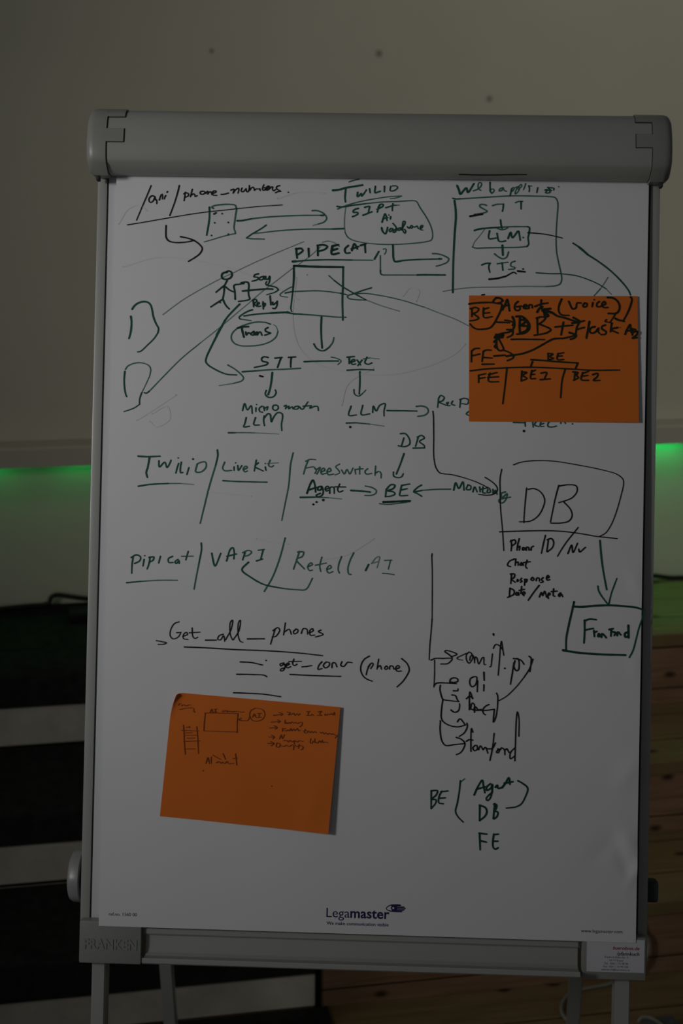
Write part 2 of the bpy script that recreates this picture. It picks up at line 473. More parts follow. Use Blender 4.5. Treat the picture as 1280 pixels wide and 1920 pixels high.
m13 -561,2385 -501,2373 -441,2339 -480,2294;d23 -1018,3708 -1015,3653 -1006,3592;d23 -1024,3702 -957,3709 -938,3685 -968,3654 -1010,3628;
d23 -869,3710 -863,3612;d23 -756,3730 -753,3626;d23 -762,3749 -689,3758 -640,3738 -664,3707 -755,3675;d26 -579,3745 -583,3647 -498,3660;
d26 -579,3745 -506,3761;d26 -572,3696 -517,3712;d21 -384,3754 -425,3710 -412,3661 -363,3665;d21 -340,3693 -311,3779 -273,3713;d21 -346,3712 -261,3743;
d21 -237,3756 -171,3778;d21 -183,3773 -174,3671;g29 -1058,3548 -1015,3552;g18 -1058,3548 -1015,3552 -881,3565 -636,3576 -331,3577;
m14 -331,3577 -81,3578;d27 -1038,3495 -818,3490 -439,3489;d22 -1044,3495 -1041,3346 -1049,3174;g18 -1049,3174 -1064,3026 -1069,2977 -1056,2934;
g21 -441,3489 -439,3269 -442,3085 -431,2840;g19 -1111,2930 -1068,2912 -927,2903;m17 -927,2903 -682,2888 -511,2876 -395,2875;l14 -877,3387;
g17 -1141,3160 -1055,3180;m16 -1055,3180 -958,3185 -750,3194 -615,3186 -469,3168;g17 -469,3168 -395,3153;
m13 -1063,3237 -1117,3209 -1207,3137 -1189,3120 -1115,3111;m13 -614,3383 -545,3322 -446,3250;g16 -545,3322 -446,3250 -310,3173 -150,3089;
l12 -150,3089 46,3019 255,2959;g16 -92,3240 -201,3205 -322,3160;m16 -322,3160 -382,3135 -370,3110 -284,3093 -162,3089;
g21 -692,2873 -694,2750 -688,2616 -676,2494;g18 -778,2543 -747,2493 -697,2463 -648,2464 -588,2507;m16 -588,2507 -547,2569 -536,2624;m13 9,3637 13,3459;
g16 13,3459 20,3410 51,3399;m14 51,3399 258,3402 477,3405;g21 464,3405 525,3408 802,3410;m13 -296,3162 -179,3171 -16,3153 264,3099 557,3012;
l12 557,3012 792,2925 929,2875 1099,2793;g21 -368,2387 -282,2397;g21 -343,2387 -341,2309;
g18 -324,2327 -273,2345 -282,2362 -316,2345 -306,2301 -263,2306;g18 -247,2354 -203,2295;g18 -187,2355 -237,2285;
g18 -127,2391 -151,2321 -108,2305 -65,2323;m13 -170,2369 -92,2383;l12 -92,2383 20,2373;g18 -365,2228 -210,2239 -41,2237;
g19 -210,2213 -207,2078 -212,1940;g14 -277,1994 -269,1939 -220,1914 -178,1941;m12 -178,1941 -132,1990;g17 -307,1791 -333,1679 -241,1684;
g17 -166,1803 -181,1690 -78,1701;g17 -44,1719 -37,1796 -1,1737 40,1806 105,1828 93,1738 95,1678;g18 131,1744 300,1745 492,1745;
m18 484,1801 556,1807 617,1782 630,1739 593,1699 504,1680;g18 -360,1583 -248,1589;m16 -248,1589 -75,1576;l13 -75,1576 97,1554;k30 -312,1536;
g16 752,1905 742,1793;g16 752,1905 777,1940 820,1915 795,1872 752,1862 848,1821;g16 847,1847 873,1859 856,1821 891,1818;g16 924,1874 907,1839 950,1823;
g16 1018,1893 1011,1798;g16 1009,1893 1060,1911 1112,1894 1104,1843 1036,1845;g16 1127,1757 1090,1722 1124,1702;
g17 297,1466 357,1467 410,1399 411,1339 351,1309 274,1319;g17 341,1415 312,1311;g17 512,1418 484,1315;
g17 504,1427 555,1450 590,1420 530,1376 591,1325 592,1296;g17 455,1293 583,1299;
k13 686,1747 693,1688 702,1445 707,1202 729,1081 754,1031 791,996 933,980 1196,909 1383,827;
k13 1332,956 1417,903 1475,843 1480,793 1440,756 1360,740 1259,748;k13 1531,1057 1513,955 1516,794 1524,592 1552,331 1573,74;
k12 1671,1114 1755,1146 1915,1169 2135,1169 2437,1129 2738,1074 2919,1023 2990,964 2997,904 2973,783 2907,540 2849,398 2791,313 2721,271;
k14 1834,837 1820,659 1810,497 1808,417;k14 1851,821 1921,832 2002,793 2053,704 2035,603 1977,501 1888,439 1757,426;k15 2221,878 2183,727 2128,433;
k15 2221,868 2341,887 2431,873 2442,812 2384,731 2224,667;k15 2284,678 2366,589 2387,509 2348,448 2249,422 2133,419;
k15 1519,300 1689,310 1950,323 2210,325 2451,305 2691,270 2931,249;g19 347,1225 305,1097 259,975;g16 223,999 227,950 276,932 324,944 343,982;
m17 -814,1124 -844,1043 -867,953;m17 -739,1037 -714,997 -729,964;m17 -706,1013 -666,1038 -705,956;
m17 -656,981 -608,1007 -625,1031 -657,998 -648,957 -599,966;m17 -583,983 -535,1000 -552,1032 -584,991 -566,951 -502,960;
m14 -846,1108 -798,1133 -725,1131;m14 -844,1026 -755,1044;m14 -432,1083 -479,1050 -446,1010 -429,978 -485,949;
m16 -406,1011 -372,963 -341,1020 -307,964 -268,1038;m16 -244,1022 -235,965;m16 -188,1055 -186,966;m16 -228,1022 -147,1032;
m16 -90,1033 -122,1000 -105,968 -40,977;m16 6,1067 0,954;m16 0,978 48,1003 73,979 74,923;d21 -821,719 -783,833 -752,882 -726,818 -716,737;
d21 -806,759 -709,794;d19 -644,808 -685,799 -689,762 -652,767 -641,803 -623,739 -639,698 -690,679 -710,696 -659,722;
d16 -598,772 -558,792 -572,813 -602,785 -588,752 -557,763;d16 -545,724 -539,797 -498,798 -489,725;d16 -426,840 -449,775 -432,743 -384,760;
d16 -482,806 -353,806;g21 -901,668 -723,675;m17 -723,675 -560,672;l13 -560,672 -398,659;k26 -740,586;k26 -702,616;k32 -621,642;
g22 -287,765 -173,761 -52,750;m16 -113,822 -37,807 21,768 13,735 -43,710 -116,708;g19 141,787 132,697;
g19 141,787 197,844 246,837 222,796 158,771 231,756 248,732 200,707 132,697;g18 326,839 309,757 305,717 401,719;g18 326,839 423,857;
g18 319,782 392,800;d26 107,632 250,640 430,652;m14 64,612 153,605 331,625 430,643;m16 916,805 731,798 570,782;g18 570,782 473,761;
g18 565,847 520,818 473,764 514,745 571,711;g19 956,793 979,884 1017,814 1065,896 1081,795;g17 1126,857 1107,806 1158,807 1161,847 1126,863;
g17 1188,777 1207,838 1239,778;g17 1268,839 1275,779;g17 1308,840 1309,769 1339,766;g17 1278,809 1368,831;g17 1369,811 1359,771 1399,781 1389,822;
g17 1429,812 1430,752;g17 1440,762 1459,803 1480,753;m18 1580,785 1530,764 1541,714 1601,765 1592,705 1553,653 1512,653 1502,683 1552,704 1642,722;
g22 -2893,1131 -2778,1128 -2626,1136;g22 -2752,1129 -2774,994 -2790,935 -2775,876;g18 -2638,1081 -2631,1005 -2565,1065 -2538,999 -2498,1066 -2490,1092;
g18 -2396,1052 -2412,1001 -2427,934;g18 -2363,1069 -2373,1002 -2368,938 -2343,944;g18 -2269,1004 -2292,919;g19 -2403,1119;g26 -2221,1110;
m18 -2169,1048 -2183,955 -2116,956 -2059,1016 -2068,1075 -2144,1065 -2169,1048;g19 -2883,765 -2735,790 -2516,806;m14 -2516,806 -2365,809;
l12 -2365,809 -2205,799;g19 -1926,1225 -1919,1162 -1941,1044;m18 -1941,1044 -2011,791 -2072,521 -2114,328;
m17 -1833,1079 -1856,1003 -1830,975 -1747,980;m17 -1604,992 -1554,1018 -1571,1037 -1604,1008 -1587,967 -1553,976;
m17 -1279,1115 -1295,1048 -1261,1032 -1236,1049;g17 -1717,1023 -1716,981;g17 -1698,1074;g17 -1672,1041 -1663,982 -1622,1042;g17 -1447,1112 -1469,977;
g17 -1421,1079 -1462,1036 -1360,980;g17 -1336,1030 -1327,989;g17 -1337,1072;l13 -1312,1073 -1178,1084;g17 -1848,853 -1693,847 -1310,845;
m17 -1000,1209 -1027,1078 -1046,810 -1083,592;m14 -1083,592 -1120,382;g18 -2924,-92 -2936,-195 -2938,-298;
g18 -2949,-107 -2887,-73 -2835,-97 -2841,-141 -2907,-180;g18 -2790,-126 -2802,-207;g18 -2783,-81;g18 -2717,-95 -2729,-176 -2750,-242;
g18 -2731,-102 -2672,-94 -2679,-131 -2730,-161;g18 -2591,-85 -2611,-166;g17 -2443,-81 -2494,-112 -2486,-156 -2434,-155;
g17 -2376,-117 -2412,-147 -2397,-169 -2361,-131 -2360,-168;g17 -2253,-18 -2280,-122;m16 -2332,-79 -2192,-73;g17 -2997,-414 -2820,-394;
m14 -2820,-394 -2598,-376 -2377,-371;g18 -2096,88 -2091,14 -2116,-148;m17 -2116,-148 -2149,-339 -2170,-475;
g19 -1964,-34 -1947,-115 -1921,-188 -1854,-32;g18 -1781,-123 -1737,22 -1708,40 -1692,-6 -1693,-97;g18 -1779,-67 -1662,-35;g18 -1559,-18 -1586,-107;
g18 -1339,16 -1366,-95;g18 -1417,-115 -1344,-90;m16 -1588,-19 -1515,12 -1478,-9 -1514,-47 -1573,-63;m16 -1398,15 -1324,27;
g19 -1513,-132 -1591,-226 -1478,-317 -1345,-389 -1270,-412 -1092,-440;m17 -1270,-412 -1092,-440 -914,-453 -808,-446 -731,-311;
m18 -1074,171 -1103,43 -1152,-135 -1219,-313 -1313,-483;m18 -898,12 -923,-77 -964,-205;m18 -916,3 -845,5 -861,-49 -931,-86 -831,-199;
m16 -788,-171 -735,-143 -753,-123 -793,-171 -769,-218 -734,-211;m16 -622,-53 -646,-159 -632,-226;
m16 -557,-201 -504,-174 -522,-148 -560,-193 -538,-242 -485,-223;m16 -699,-152 -567,-122;m17 -383,-39 -416,-136 -420,-207 -405,-239;
m17 -237,9 -284,-98 -304,-187 -290,-249 -263,-253;g22 -88,-200 -54,-129;l14 -19,-119 33,-47 76,-29 69,-91 49,-165;l14 -1,-110 69,-87;
m14 139,-75 227,-69;m14 210,-70 186,-180;m14 116,-231 178,-233 258,-245;k12 711,20 708,-6 717,-200 724,-573 726,-767;
k13 726,-767 716,-939 705,-1098 701,-1261;k19 708,-6;k14 2462,373 2407,302 2325,194 2257,87 2220,20;k18 1658,201 1666,138 1661,74;
k18 1651,187 1700,209 1715,174 1667,131;k18 1756,222 1737,139 1731,83;k18 1734,111 1765,133 1759,84;k18 1800,113 1797,87 1822,92 1821,116 1800,115;
k18 1843,85 1846,121 1870,121 1875,86;k18 1899,87 1905,122 1930,136;k17 2071,270 2052,188 2026,54;k17 2107,225 2091,77;
k17 2093,217 2142,233 2171,191 2158,127 2096,70;k17 2344,57 2388,160 2404,69 2458,183;k17 2473,113 2484,78 2553,136;
k17 1704,-23 1642,-53 1622,-103 1657,-116;k17 1719,-23 1713,-101;k17 1715,-72 1747,-58 1748,-100;k17 1789,-64 1769,-92 1790,-99 1804,-70 1811,-98;
k17 1855,-34 1839,-112 1857,-133;k17 1817,-63 1894,-52;k18 1673,-200 1664,-320;k18 1659,-207 1708,-206 1702,-249 1671,-263 1717,-305;
k18 1744,-269 1737,-294 1758,-283 1744,-269;k18 1793,-254 1779,-275 1801,-289 1780,-303;k18 1835,-267 1829,-337;
k18 1828,-267 1859,-266 1850,-297 1829,-302;k18 1919,-244 1905,-265 1927,-279 1943,-257 1923,-239;k18 1969,-278 1975,-247 2003,-249 2008,-284;
k18 2052,-241 2031,-262 2053,-290 2022,-302;k18 2094,-247 2125,-232 2108,-211 2091,-247 2102,-271 2130,-263;k18 1655,-383 1650,-482;
k18 1655,-376 1704,-403 1705,-445 1629,-489;k18 1740,-424 1726,-452 1747,-459 1761,-423 1764,-458;k18 1795,-352 1789,-437;k18 1767,-402 1830,-386;
k18 1810,-450 1838,-435 1824,-415 1806,-436 1825,-464;k18 2005,-336 1943,-419 1878,-516;k18 2011,-474 2034,-417 2049,-459 2072,-402 2098,-475;
k18 2112,-457 2140,-436 2125,-422 2112,-450 2119,-490;k18 2180,-372 2179,-456 2196,-462;k18 2153,-407 2223,-399;
k18 2265,-419 2238,-448 2252,-465 2273,-433 2291,-465;g22 2727,220 2739,91 2763,-92 2794,-259 2817,-368;g19 2711,-329 2719,-380 2755,-443 2841,-553;
g17 2841,-560 2873,-412 2907,-313 2936,-231;d23 2428,-523 2409,-619 2370,-802 2342,-971 2343,-1119;
d25 2415,-580 2520,-582 2687,-564 2869,-555 3036,-563 3176,-576 3246,-597;g19 3263,-607 3258,-670 3208,-825 3175,-966 3142,-1092 3099,-1177;
d26 2305,-1108 2459,-1130 2697,-1145 3053,-1148;d22 2558,-742 2560,-896 2555,-1015;d22 2558,-749 2620,-726 2697,-732;d22 2560,-861 2622,-846 2664,-838;
d23 2671,-865 2679,-935;d23 2676,-886 2706,-872;d23 2728,-899 2721,-934 2749,-927 2735,-899;d23 2763,-940 2770,-898 2798,-919 2819,-946;
d23 2853,-847 2901,-835;d23 2880,-847 2875,-924;d23 2902,-874 2930,-880 2916,-916;d23 2951,-915 2958,-873 2993,-907;d26 3082,-793 3087,-940;
d26 3083,-870 3042,-892 3049,-934 3084,-919;k14 -2614,-1110 -2541,-1122 -2489,-1133 -2523,-1151 -2592,-1156;
k13 -2343,-875 -2399,-898 -2441,-968 -2447,-1046 -2412,-1084 -2352,-1061 -2322,-1017;k13 -2370,-1009 -2315,-1003;
k13 -2292,-1051 -2235,-1023 -2250,-1001 -2284,-1025 -2286,-1076 -2230,-1087;k13 -2182,-945 -2171,-1048 -2144,-1073 -2110,-1055;
k13 -2215,-1006 -2085,-994;k13 -1800,-1013 -1851,-1032 -1867,-1075 -1833,-1083 -1796,-1030 -1781,-1099;
k13 -1772,-1081 -1706,-951 -1692,-839 -1717,-865 -1713,-1020 -1686,-1079;
k13 -1678,-1079 -1611,-966 -1597,-837 -1617,-863 -1619,-1018 -1591,-1094 -1560,-1105;k17 -2014,-1090 -1884,-1087;k17 -1505,-1063 -1299,-1056;
k14 -1172,-938 -1196,-1025 -1223,-1120;k14 -1198,-956 -1138,-917 -1115,-946 -1162,-1024 -1205,-1033;k14 -1048,-858 -1067,-1005;
k14 -1060,-970 -1000,-934 -973,-994;k14 -914,-932 -948,-959 -939,-988 -896,-966 -897,-932 -923,-929;k14 -853,-982 -828,-922 -785,-929 -775,-989;
k14 -758,-972 -708,-945 -717,-919 -750,-946 -741,-1000 -689,-996;k14 -613,-934 -647,-952 -586,-985 -680,-1021;
k16 -2271,-1179 -2038,-1182 -1657,-1195 -1226,-1202 -882,-1218 -589,-1243;k16 -1585,-1343 -1447,-1348 -1314,-1375;
k16 -1624,-1494 -1444,-1493 -1288,-1498 -1259,-1515;k16 -1657,-1718 -1473,-1720 -1300,-1726 -1085,-1751;k19 -1272,-1318;
k15 -1056,-1342 -1101,-1358 -1093,-1381 -1048,-1357 -1039,-1387 -1061,-1433 -1094,-1441 -1092,-1418 -1047,-1402;
k15 -1032,-1379 -990,-1355 -1002,-1341 -1029,-1364 -1016,-1401 -971,-1385;k15 -935,-1294 -949,-1354 -926,-1372 -896,-1353;k15 -995,-1325 -844,-1319;
k15 -835,-1385 -774,-1377 -717,-1367;k15 -594,-1316 -630,-1362 -640,-1410 -592,-1399;
k15 -548,-1322 -577,-1360 -554,-1390 -509,-1366 -502,-1328 -541,-1317;k15 -471,-1385 -465,-1328 -434,-1327 -411,-1375;
k15 -351,-1310 -366,-1355 -327,-1366 -283,-1316 -230,-1319;k16 -977,-1480 -802,-1484 -575,-1487 -363,-1488;
k15 -20,-1234 -80,-1273 -116,-1334 -122,-1410 -91,-1477 -45,-1513 19,-1536;k15 -11,-1332 -40,-1393 -56,-1461;k15 -33,-1362 12,-1316 27,-1331 -2,-1384;
k15 91,-1269 74,-1390;k15 81,-1367 111,-1344 127,-1389;k15 186,-1349 164,-1373 180,-1390 206,-1372 191,-1349;
k15 225,-1386 232,-1348 262,-1348 278,-1385;k15 293,-1385 345,-1361 329,-1338 297,-1369 316,-1407 369,-1405;
k15 368,-1255 435,-1313 463,-1388 437,-1456 386,-1533 320,-1598;k15 723,-1265 777,-1243 867,-1241 940,-1236 980,-1242 967,-1265 923,-1302 842,-1309;
k15 976,-1224 921,-1181 888,-1159 897,-1145 938,-1149 1034,-1187 975,-1215;k12 1151,-1171 1084,-1204 1034,-1234 1062,-1251 1104,-1256;
k14 1177,-1156 1147,-1193 1152,-1256 1180,-1292 1207,-1264 1224,-1209 1200,-1165 1177,-1156;k14 1188,-1255 1197,-1210 1219,-1191 1237,-1218 1248,-1286;
k14 1247,-1254 1255,-1213 1274,-1226 1297,-1298 1337,-1225 1355,-1215 1363,-1301 1379,-1303;k14 1460,-1172 1454,-1240 1442,-1326 1429,-1329;
k14 1534,-1427 1548,-1211 1555,-1075 1566,-1016 1577,-1075 1596,-1187;k14 1470,-1106 1487,-1068 1509,-1056 1550,-1080 1587,-1128;k22 1612,-1342;
k22 1468,-931 1470,-946;k17 1720,-1273 1704,-1393 1683,-1532;k17 1732,-1248 1721,-1321 1752,-1368 1776,-1355 1784,-1295 1767,-1223 1731,-1224;
k17 1713,-1222 1774,-1229 1810,-1246 1841,-1288;k16 1899,-1190 1923,-1208 1924,-1280 1914,-1376;k16 1947,-1225 1908,-1340 1849,-1438;
k12 1849,-1438 1755,-1560 1638,-1677 1549,-1733;k12 766,-1266 769,-1428 764,-1591;k16 764,-1573 793,-1542 913,-1535 1034,-1540;
k16 955,-1532 961,-1490 1002,-1471 1045,-1482 1051,-1511 1010,-1525 967,-1522;
k16 1237,-1453 1201,-1478 1196,-1538 1221,-1573 1263,-1548 1279,-1476 1273,-1452 1237,-1453;k16 1288,-1500 1286,-1632;k16 1365,-1546 1364,-1620;
k19 1362,-1396 1367,-1492;k16 842,-1565 837,-1607 856,-1691 875,-1732 954,-1746 1068,-1755;k16 999,-1627 1054,-1623 1053,-1602;
k16 982,-1678 1025,-1684 1043,-1722 1062,-1755;k16 974,-1858 1017,-1885 1064,-1866 1078,-1805 1075,-1781;
k16 1196,-1850 1194,-1754 1198,-1634 1217,-1670 1230,-1717;k16 1158,-1719 1193,-1688 1236,-1711;
k16 1219,-1778 1214,-1838 1244,-1849 1255,-1789 1231,-1765;k16 1257,-1879 1268,-1813 1304,-1848 1340,-1841;
k16 1429,-1782 1388,-1804 1358,-1846 1365,-1888 1390,-1906;k16 1250,-1855 1401,-1851 1496,-1837;
k16 1496,-1837 1487,-1951 1487,-1993 1516,-1926 1534,-1770 1532,-1674 1517,-1641;
k16 875,-1732 862,-1847 861,-1955 886,-2002 972,-2048 1068,-2058 1152,-2034;k16 1055,-1998 1084,-1961 1152,-2034;
k16 1169,-2013 1176,-2049 1141,-2128 1082,-2172;k16 850,-1991 850,-2112 873,-2231 916,-2284 1024,-2273 1150,-2257;
k16 1044,-2185 1107,-2207 1150,-2254 1133,-2320 1098,-2369 1050,-2392;k16 1224,-2348 1221,-2198 1225,-2072 1243,-2119;
k16 1167,-2229 1203,-2208 1245,-2215;k16 1276,-2274 1247,-2305 1266,-2341 1301,-2316 1294,-2274;k16 1314,-2327 1337,-2279 1368,-2326;
k16 1368,-2326 1397,-2295 1428,-2366;k16 1454,-2450 1481,-2311 1499,-2125;k16 1409,-2313 1481,-2305 1516,-2238;
k16 1547,-2321 1530,-2352 1554,-2357 1565,-2315 1547,-2309;k16 1577,-2320 1589,-2296 1625,-2319 1632,-2379;
k16 1637,-2319 1655,-2306 1686,-2354 1710,-2341;k15 1754,-2448 1756,-2244 1762,-1944 1773,-1860 1792,-1931 1796,-2153;
k15 1751,-2292 1698,-2353 1699,-2425 1753,-2388;d19 758,-2834 760,-3049;d19 756,-2834 831,-2832 820,-2880 766,-2935 815,-2940 815,-2976 760,-3049;
d19 885,-2836 856,-2891 851,-2975 906,-2985;d19 873,-2843 957,-2831;d19 862,-2921 928,-2913;
d18 1105,-2704 1095,-2825 1074,-2969 1054,-3077 1089,-3142 1148,-3198;m13 1105,-2722 1158,-2679;
d21 1273,-2870 1322,-2758 1368,-2691 1382,-2757 1401,-2840;d21 1298,-2801 1406,-2768;
d21 1465,-2731 1424,-2768 1419,-2810 1472,-2784 1489,-2736 1485,-2838 1462,-2910 1433,-2933 1418,-2911 1491,-2826;
d23 1526,-2771 1549,-2746 1556,-2782 1598,-2775;d23 1604,-2775 1645,-2720 1685,-2653 1699,-2730;d23 1633,-2720 1734,-2699;
d19 1794,-2686 1848,-2714 1913,-2772 1887,-2875 1841,-2960 1782,-2997 1662,-3018;d22 1344,-2991 1344,-3171;
d22 1340,-2991 1411,-3019 1429,-3067 1412,-3115 1344,-3177;d22 1523,-2968 1509,-3148;
d22 1512,-2975 1542,-2980 1537,-3028 1513,-3052 1561,-3069 1550,-3123 1515,-3150;d21 1347,-3326 1358,-3523;d21 1342,-3326 1434,-3335;
d21 1356,-3415 1430,-3431;d21 1518,-3333 1508,-3423 1515,-3494 1540,-3512 1573,-3493;d21 1518,-3339 1572,-3331;d21 1514,-3417 1568,-3415;
g16 1660,1627 1805,1626;g16 1796,1652 1806,1583;g16 1890,1662 1900,1576;g16 1941,1654 1917,1602 1968,1583;g16 2001,1664 1985,1590 2028,1587;
g16 1993,1612 2027,1622;g16 2112,1658 2078,1623 2079,1588 2130,1581 2181,1594;g16 2231,1668 2232,1625;g16 2274,1669 2286,1626;g19 2372,1623;
k32 1790,1526;k19 1253,3173 1283,3179;w19 -1010,3354 -1044,2831 -959,2505 -759,2313 -432,2221 88,2178 540,2270 925,2439 1064,2571;
w19 -3209,3980 -3095,4166 -2952,4214 -2864,4149;w19 295,3145 378,3244 488,3213 459,3082;w19 -3143,3454 -2685,3579 -1896,3472 -1368,3283 -972,3080;
w19 -423,1798 -350,2059 -43,2260;w19 -2012,714 -1502,672;w19 -2735,1658 -2560,1747 -2517,1597 -2685,1496 -2765,1560;
w19 -2923,1570 -2639,1758 -2446,1892;w19 -1261,4321 -1001,4403 -675,4394;w19 0,185 -319,-16 -641,-87;w19 -1425,155 -1295,125 -1034,98;"""
UPPER_CARD_STROKES = """
N21 1098,3058 1132,3066 1268,3080 1386,3080 1441,3071 1491,3063 1487,3003 1435,2884 1400,2819 1356,2773 1274,2755 1193,2756 1147,2779 1114,2815;
N23 1386,3084 1404,3121 1440,3140 1494,3122 1490,3090 1441,3076;N23 1421,3140 1476,3131 1508,3104;N19 1134,2998 1135,2906;
N19 1115,3002 1179,3017 1215,2999 1198,2967 1135,2938;N19 1162,2934 1217,2889 1181,2866 1109,2853;N19 1274,3014 1281,2900 1380,2908;
N19 1274,2996 1337,3018;N19 1280,2950 1348,2957;N22 1501,2994 1536,3064 1558,3123 1577,3050 1588,2982;N22 1514,3040 1582,3055;
N21 1690,3098 1659,3070 1650,3015 1669,2990 1710,2998 1714,3034;N21 1677,3034 1731,3044;
N21 1754,3035 1795,3040 1786,3063 1763,3053 1759,3017 1800,3013;N21 1818,3017 1826,3059 1858,3059 1863,3023;N22 1970,3120 1967,3038 1977,3011;
N22 1895,3041 1966,3070 2048,3085;N26 1923,2973 1949,3019 1985,3038;N26 1986,2993 2032,2957 2059,2930 2023,2920 2004,2975 1995,3002;
N26 2080,3017 1986,3002 2040,2984;N26 1995,2997 2086,2967;N22 1436,2843 1590,2839;N19 1535,2867 1599,2859 1636,2837 1627,2805;
N25 1625,2910 1644,2869 1650,2805 1628,2741;N25 1670,2915 1734,2918 1789,2880 1831,2817 1827,2762 1774,2715 1683,2700;
N26 1716,2897 1713,2788 1719,2715;N26 1725,2879 1789,2862 1736,2806 1808,2798 1800,2752 1728,2715;N26 1761,2898 1817,2826 1818,2753;
N21 1924,2900 1932,2718;N21 1915,2900 1969,2915 2024,2906 2006,2874 1939,2823;N21 1953,2828 2089,2761 2045,2724 1892,2690;
N21 1617,2635 1730,2639 2015,2639;N21 1619,2740 1574,2721 1520,2711 1439,2683 1412,2655 1521,2675 1449,2637 1404,2600 1441,2592 1414,2545 1433,2527;
N21 1439,2692 1446,2528 1479,2496 1524,2511 1505,2565 1476,2619 1458,2656 1439,2692;N23 1430,2692 1520,2689 1412,2650 1512,2657;
N19 1560,2753 1628,2750 1629,2695 1566,2657;N19 1524,2502 1579,2484 1634,2453;N22 1412,2429 1543,2443;
N22 1561,2429 1634,2444 1733,2459 1868,2507 2002,2582 2118,2648 2209,2658;N19 1647,2440 1643,2412 1572,2375;N19 1139,2477 1139,2354;
N19 1139,2486 1179,2516 1233,2520;N19 1140,2427 1239,2451;N19 1280,2479 1268,2360;N19 1279,2484 1315,2500 1374,2501;N19 1276,2411 1390,2404;
N25 2010,3000 2087,2977 2164,2930 2259,2907 2346,2879 2422,2856;N25 2359,2913 2431,2875;N25 2346,2845 2422,2856;
N22 2055,2614 2130,2650 2254,2661 2387,2697;N25 2315,2730 2396,2697 2378,2668 2330,2648;N21 2142,2795 2242,2807 2351,2819;N21 2241,2854 2215,2699;
N21 2441,2866 2404,2798 2391,2711;N21 2432,2861 2493,2876;N21 2405,2769 2494,2795;
N21 2622,2806 2575,2791 2557,2752 2576,2728 2624,2739 2665,2792 2661,2744 2676,2725;N21 2745,2827 2708,2812 2703,2783 2756,2745 2747,2716 2695,2711;
N21 2821,2851 2808,2746;N21 2893,2799 2813,2774 2898,2732;N23 2553,2867 2538,2771 2520,2665;N12 2924,2800;
N22 2984,2719 3011,2786 3043,2839 3049,2777 3059,2739;N22 2993,2757 3058,2768;N22 3072,2787 3069,2710;N22 3068,2777 3105,2778 3096,2749 3073,2739;
N22 3115,2754 3134,2754 3123,2715 3069,2672 3131,2681;N16 2862,2958 2820,2890 2797,2856;N16 2759,2894 2740,2874 2830,2853;
N23 2862,2910 2896,2891 2962,2882;N21 2215,3136 2183,3049 2184,2981 2218,2943 2304,2939;N21 2301,3108 2350,3017 2388,3032 2401,3090 2449,3091;
N21 2492,3091 2473,3062 2483,3043 2516,3053 2520,3087 2492,3091;N21 2591,3097 2583,3049;N21 2607,3133;N21 2667,3112 2639,3083 2644,3050 2682,3050;
N21 2692,3060 2743,3084 2729,3113 2701,3084 2720,3041 2773,3041;N23 2766,3163 2832,3157 2890,3115 2914,3048 2896,2990 2864,2970 2778,2969;
N21 3044,3174 3059,3145 3046,3078 3015,2991 2964,2890;N23 2865,2908 2912,2889 2969,2875;N18 2062,2472 2064,2395;
N18 2062,2472 2122,2465 2080,2433 2131,2413 2064,2395;N18 2182,2474 2174,2400 2251,2401;N18 2182,2469 2250,2484;N18 2179,2440 2233,2444;
N21 1859,2392 2013,2385 2217,2371 2422,2362;N21 1876,2366 1852,2297;N21 2422,2362 2397,2297;N21 1270,2327 1412,2332;
N18 1129,2245 1314,2270 1570,2289 1826,2300 2082,2297 2338,2287 2593,2277 2923,2284;N18 1229,2192 1231,2105;N18 1229,2192 1315,2214;
N18 1239,2154 1307,2167;N18 1366,2220 1351,2125 1471,2118;N18 1349,2202 1451,2230;N18 1341,2168 1469,2178;N17 1570,2292 1556,2128 1527,1852;
N17 2273,2286 2238,2157 2222,1937;N19 1750,2252 1744,2131;N19 1750,2243 1810,2236 1760,2201 1812,2164 1744,2131;N19 1870,2263 1859,2164 1914,2165;
N19 1870,2245 1912,2267;N19 1862,2211 1905,2217;N19 1981,2230 2049,2240 2025,2167;N19 1974,2152 2093,2163;N19 2390,2254 2383,2159;
N19 2364,2253 2424,2246 2407,2211 2433,2186 2374,2150;N19 2483,2246 2468,2160 2553,2153;N19 2483,2238 2551,2261;N19 2476,2203 2543,2213;
N19 2603,2222 2662,2240 2662,2206 2612,2154 2688,2155;"""
